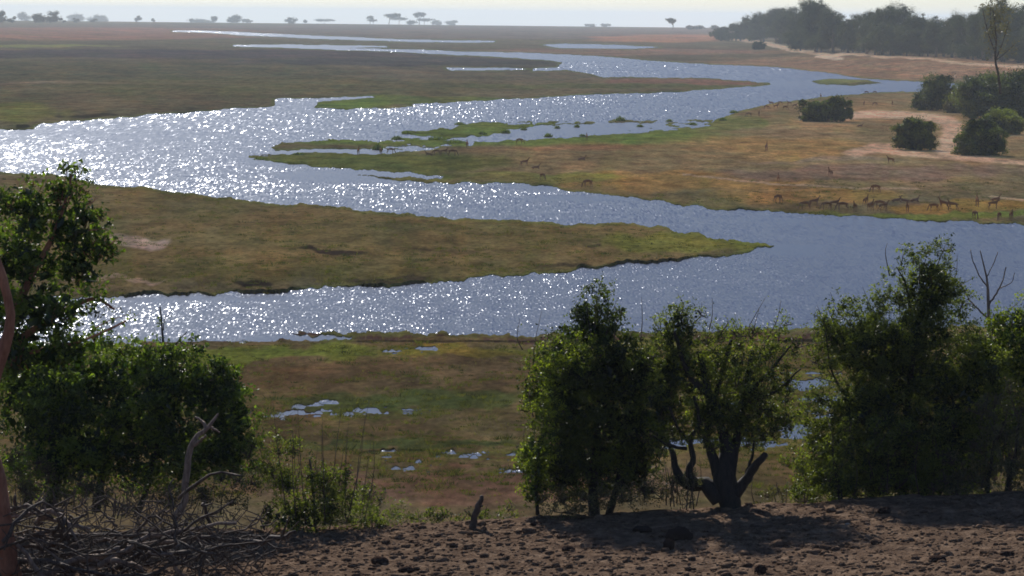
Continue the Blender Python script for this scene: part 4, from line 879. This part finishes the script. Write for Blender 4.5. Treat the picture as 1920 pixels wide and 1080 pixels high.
def horn_mesh(pose):
    h = PROTO[pose][1]; mb = MB()
    for s in (-1, 1):
        if pose == 'grazing': c = [(h[0] - .02, s * .03, h[2] + .05), (h[0] - .12 + .1, s * .09, h[2] + .22), (h[0] + .02, s * .13, h[2] + .36)]
        else: c = [(h[0] - .02, s * .03, h[2] + .05), (h[0] - .14, s * .10, h[2] + .22), (h[0] - .10, s * .13, h[2] + .45)]
        mb.tube(curve(c, 5), np.linspace(.018, .008, len(curve(c, 5))), 5)
    o = mb.build('horns', M_HORN); me = o.data; bpy.data.objects.remove(o); return me
HORNS = {p: horn_mesh(p) for p in PROTO}
AN = [ # px, py of the feet, pose, heading (deg, 0 = right), male, label
 (1437,283,'standing',80,1,'antelope standing alone on the orange grass, facing away'),(1670,308,'walking',200,0,'antelope walking just below the pale sandy track'),(1557,332,'standing',110,0,'lone antelope on grey soil between the track and the herd'),(1459,343,'standing',85,0,'lone faint antelope beside the thin pale path'),
 (1642,362,'grazing',205,1,'large antelope grazing alone just above the shore herd'),(1458,380,'grazing',40,0,'antelope at the left end of the shore, apart from the herd'),
 (1510,393,'grazing',180,0,'first grazing antelope at the left end of the shore herd'),(1526,389,'standing',10,0,'antelope behind the first one at the left of the shore herd'),(1550,394,'grazing',190,0,'third antelope of the shore herd, head low to the left'),(1564,392,'walking',0,0,'fourth antelope of the shore herd, walking right'),(1580,396,'grazing',185,1,'dark antelope grazing left of the middle of the shore herd'),(1603,398,'standing',250,0,'narrow antelope facing the camera near the water'),
 (1623,386,'standing',60,0,'antelope at the back of the dense middle knot of the herd'),(1632,397,'standing',290,1,'antelope at the front of the dense middle knot of the herd'),(1650,391,'grazing',170,0,'antelope grazing at the right of the dense middle knot'),(1656,397,'walking',20,0,'antelope closest to the water right of the dense knot'),
 (1680,379,'lying',0,0,'leftmost lying antelope in the dark patch above the herd'),(1697,380,'lying',180,0,'middle lying antelope in the dark patch above the herd'),(1714,379,'lying',15,0,'rightmost lying antelope in the dark patch above the herd'),(1701,399,'standing',260,0,'antelope facing the water under the lying ones'),
 (1751,397,'grazing',195,0,'antelope grazing left of the two with raised heads'),(1770,394,'standing',140,1,'antelope with raised head at the left of the right group'),(1787,395,'walking',170,0,'antelope nose to nose with the raised head one'),(1832,388,'standing',85,1,'upright antelope behind the drinking one at the right'),(1828,411,'grazing',285,0,'antelope drinking at the very edge of the water'),
 (1862,393,'standing',0,0,'antelope in profile in the right group of the herd'),(1866,377,'lying',10,0,'antelope lying above the right end of the herd'),(1873,414,'grazing',250,0,'antelope near the water at the right end, head down'),(1896,414,'standing',270,0,'last antelope at the right end of the shore herd'),
 (672,291,'standing',90,0,'antelope at the left end of the wetland, beside the tall tussock'),(714,290,'standing',100,0,'antelope standing directly under the tall dark tussock'),(732,289,'grazing',10,0,'antelope just right of the tall dark tussock'),(805,292,'lying',180,0,'antelope lying at the left of the small wetland group'),(819,292,'grazing',180,0,'second antelope of the small wetland group'),(832,292,'walking',0,0,'third antelope of the small wetland group'),(848,293,'grazing',0,1,'right antelope of the small wetland group'),
 (876,277,'standing',95,0,'small antelope between two tussocks of the wetland'),(974,270,'grazing',0,0,'antelope grazing on the brown shore below the flooded strip'),(983,313,'walking',0,0,'upper left of the three antelope on the green slope'),(1004,317,'lying',0,0,'resting antelope between its two companions on the green slope'),(1017,338,'grazing',300,0,'lowest of the three antelope on the green slope'),(1102,352,'grazing',210,1,'antelope grazing alone close to the river bend'),(1090,301,'lying',0,0,'antelope resting on brown soil above the river bend'),(1100,263,'standing',90,0,'distant antelope on the brown shore under the flooded strip'),
 (1404,219,'grazing',190,0,'left one of the two antelope by the green shore'),(1423,218,'standing',270,0,'right one of the two antelope by the green shore'),
 (1437,205,'grazing',0,0,'lowest left antelope of the distant herd by the far water'),(1446,198,'standing',180,0,'upper left antelope of the distant herd by the far water'),(1455,204,'walking',10,0,'lower middle antelope of the distant herd'),(1463,197,'grazing',190,0,'upper middle antelope of the distant herd'),(1472,206,'grazing',10,0,'lower right antelope of the distant herd'),(1480,198,'standing',160,0,'upper right antelope of the distant herd'),(1490,203,'walking',0,0,'antelope at the right end of the distant herd, nearest the low bush'),
 (1620,198,'standing',80,0,'left of the three small antelope behind the low bush'),(1640,199,'grazing',0,0,'middle of the three small antelope behind the low bush'),(1673,198,'standing',85,0,'right of the three small antelope behind the low bush'),(1625,177,'grazing',180,0,'left antelope at the edge of the far water'),(1640,177,'grazing',0,0,'right antelope at the edge of the far water'),(1612,238,'lying',0,0,'dark antelope lying on bare soil left of the compact round bush'),
 (1539,184,'standing',90,0,'antelope seen over the top of the low spreading bush')]
for x, y, pose, hd, male, lab in AN:
    P, _ = ground_pt(x, y); o = bpy.data.objects.new('antelope', PROTO[pose][0]); col.objects.link(o)
    o.location = Vector(P[0].tolist()); o.rotation_euler = (0, 0, math.radians(hd)); s = .98 if male else .88; o.scale = (s, s, s)
    tag(o, lab, 'antelope', 'antelope grazing on the far bank')
    if male: h = bpy.data.objects.new('horns', HORNS[pose]); col.objects.link(h); h.parent = o
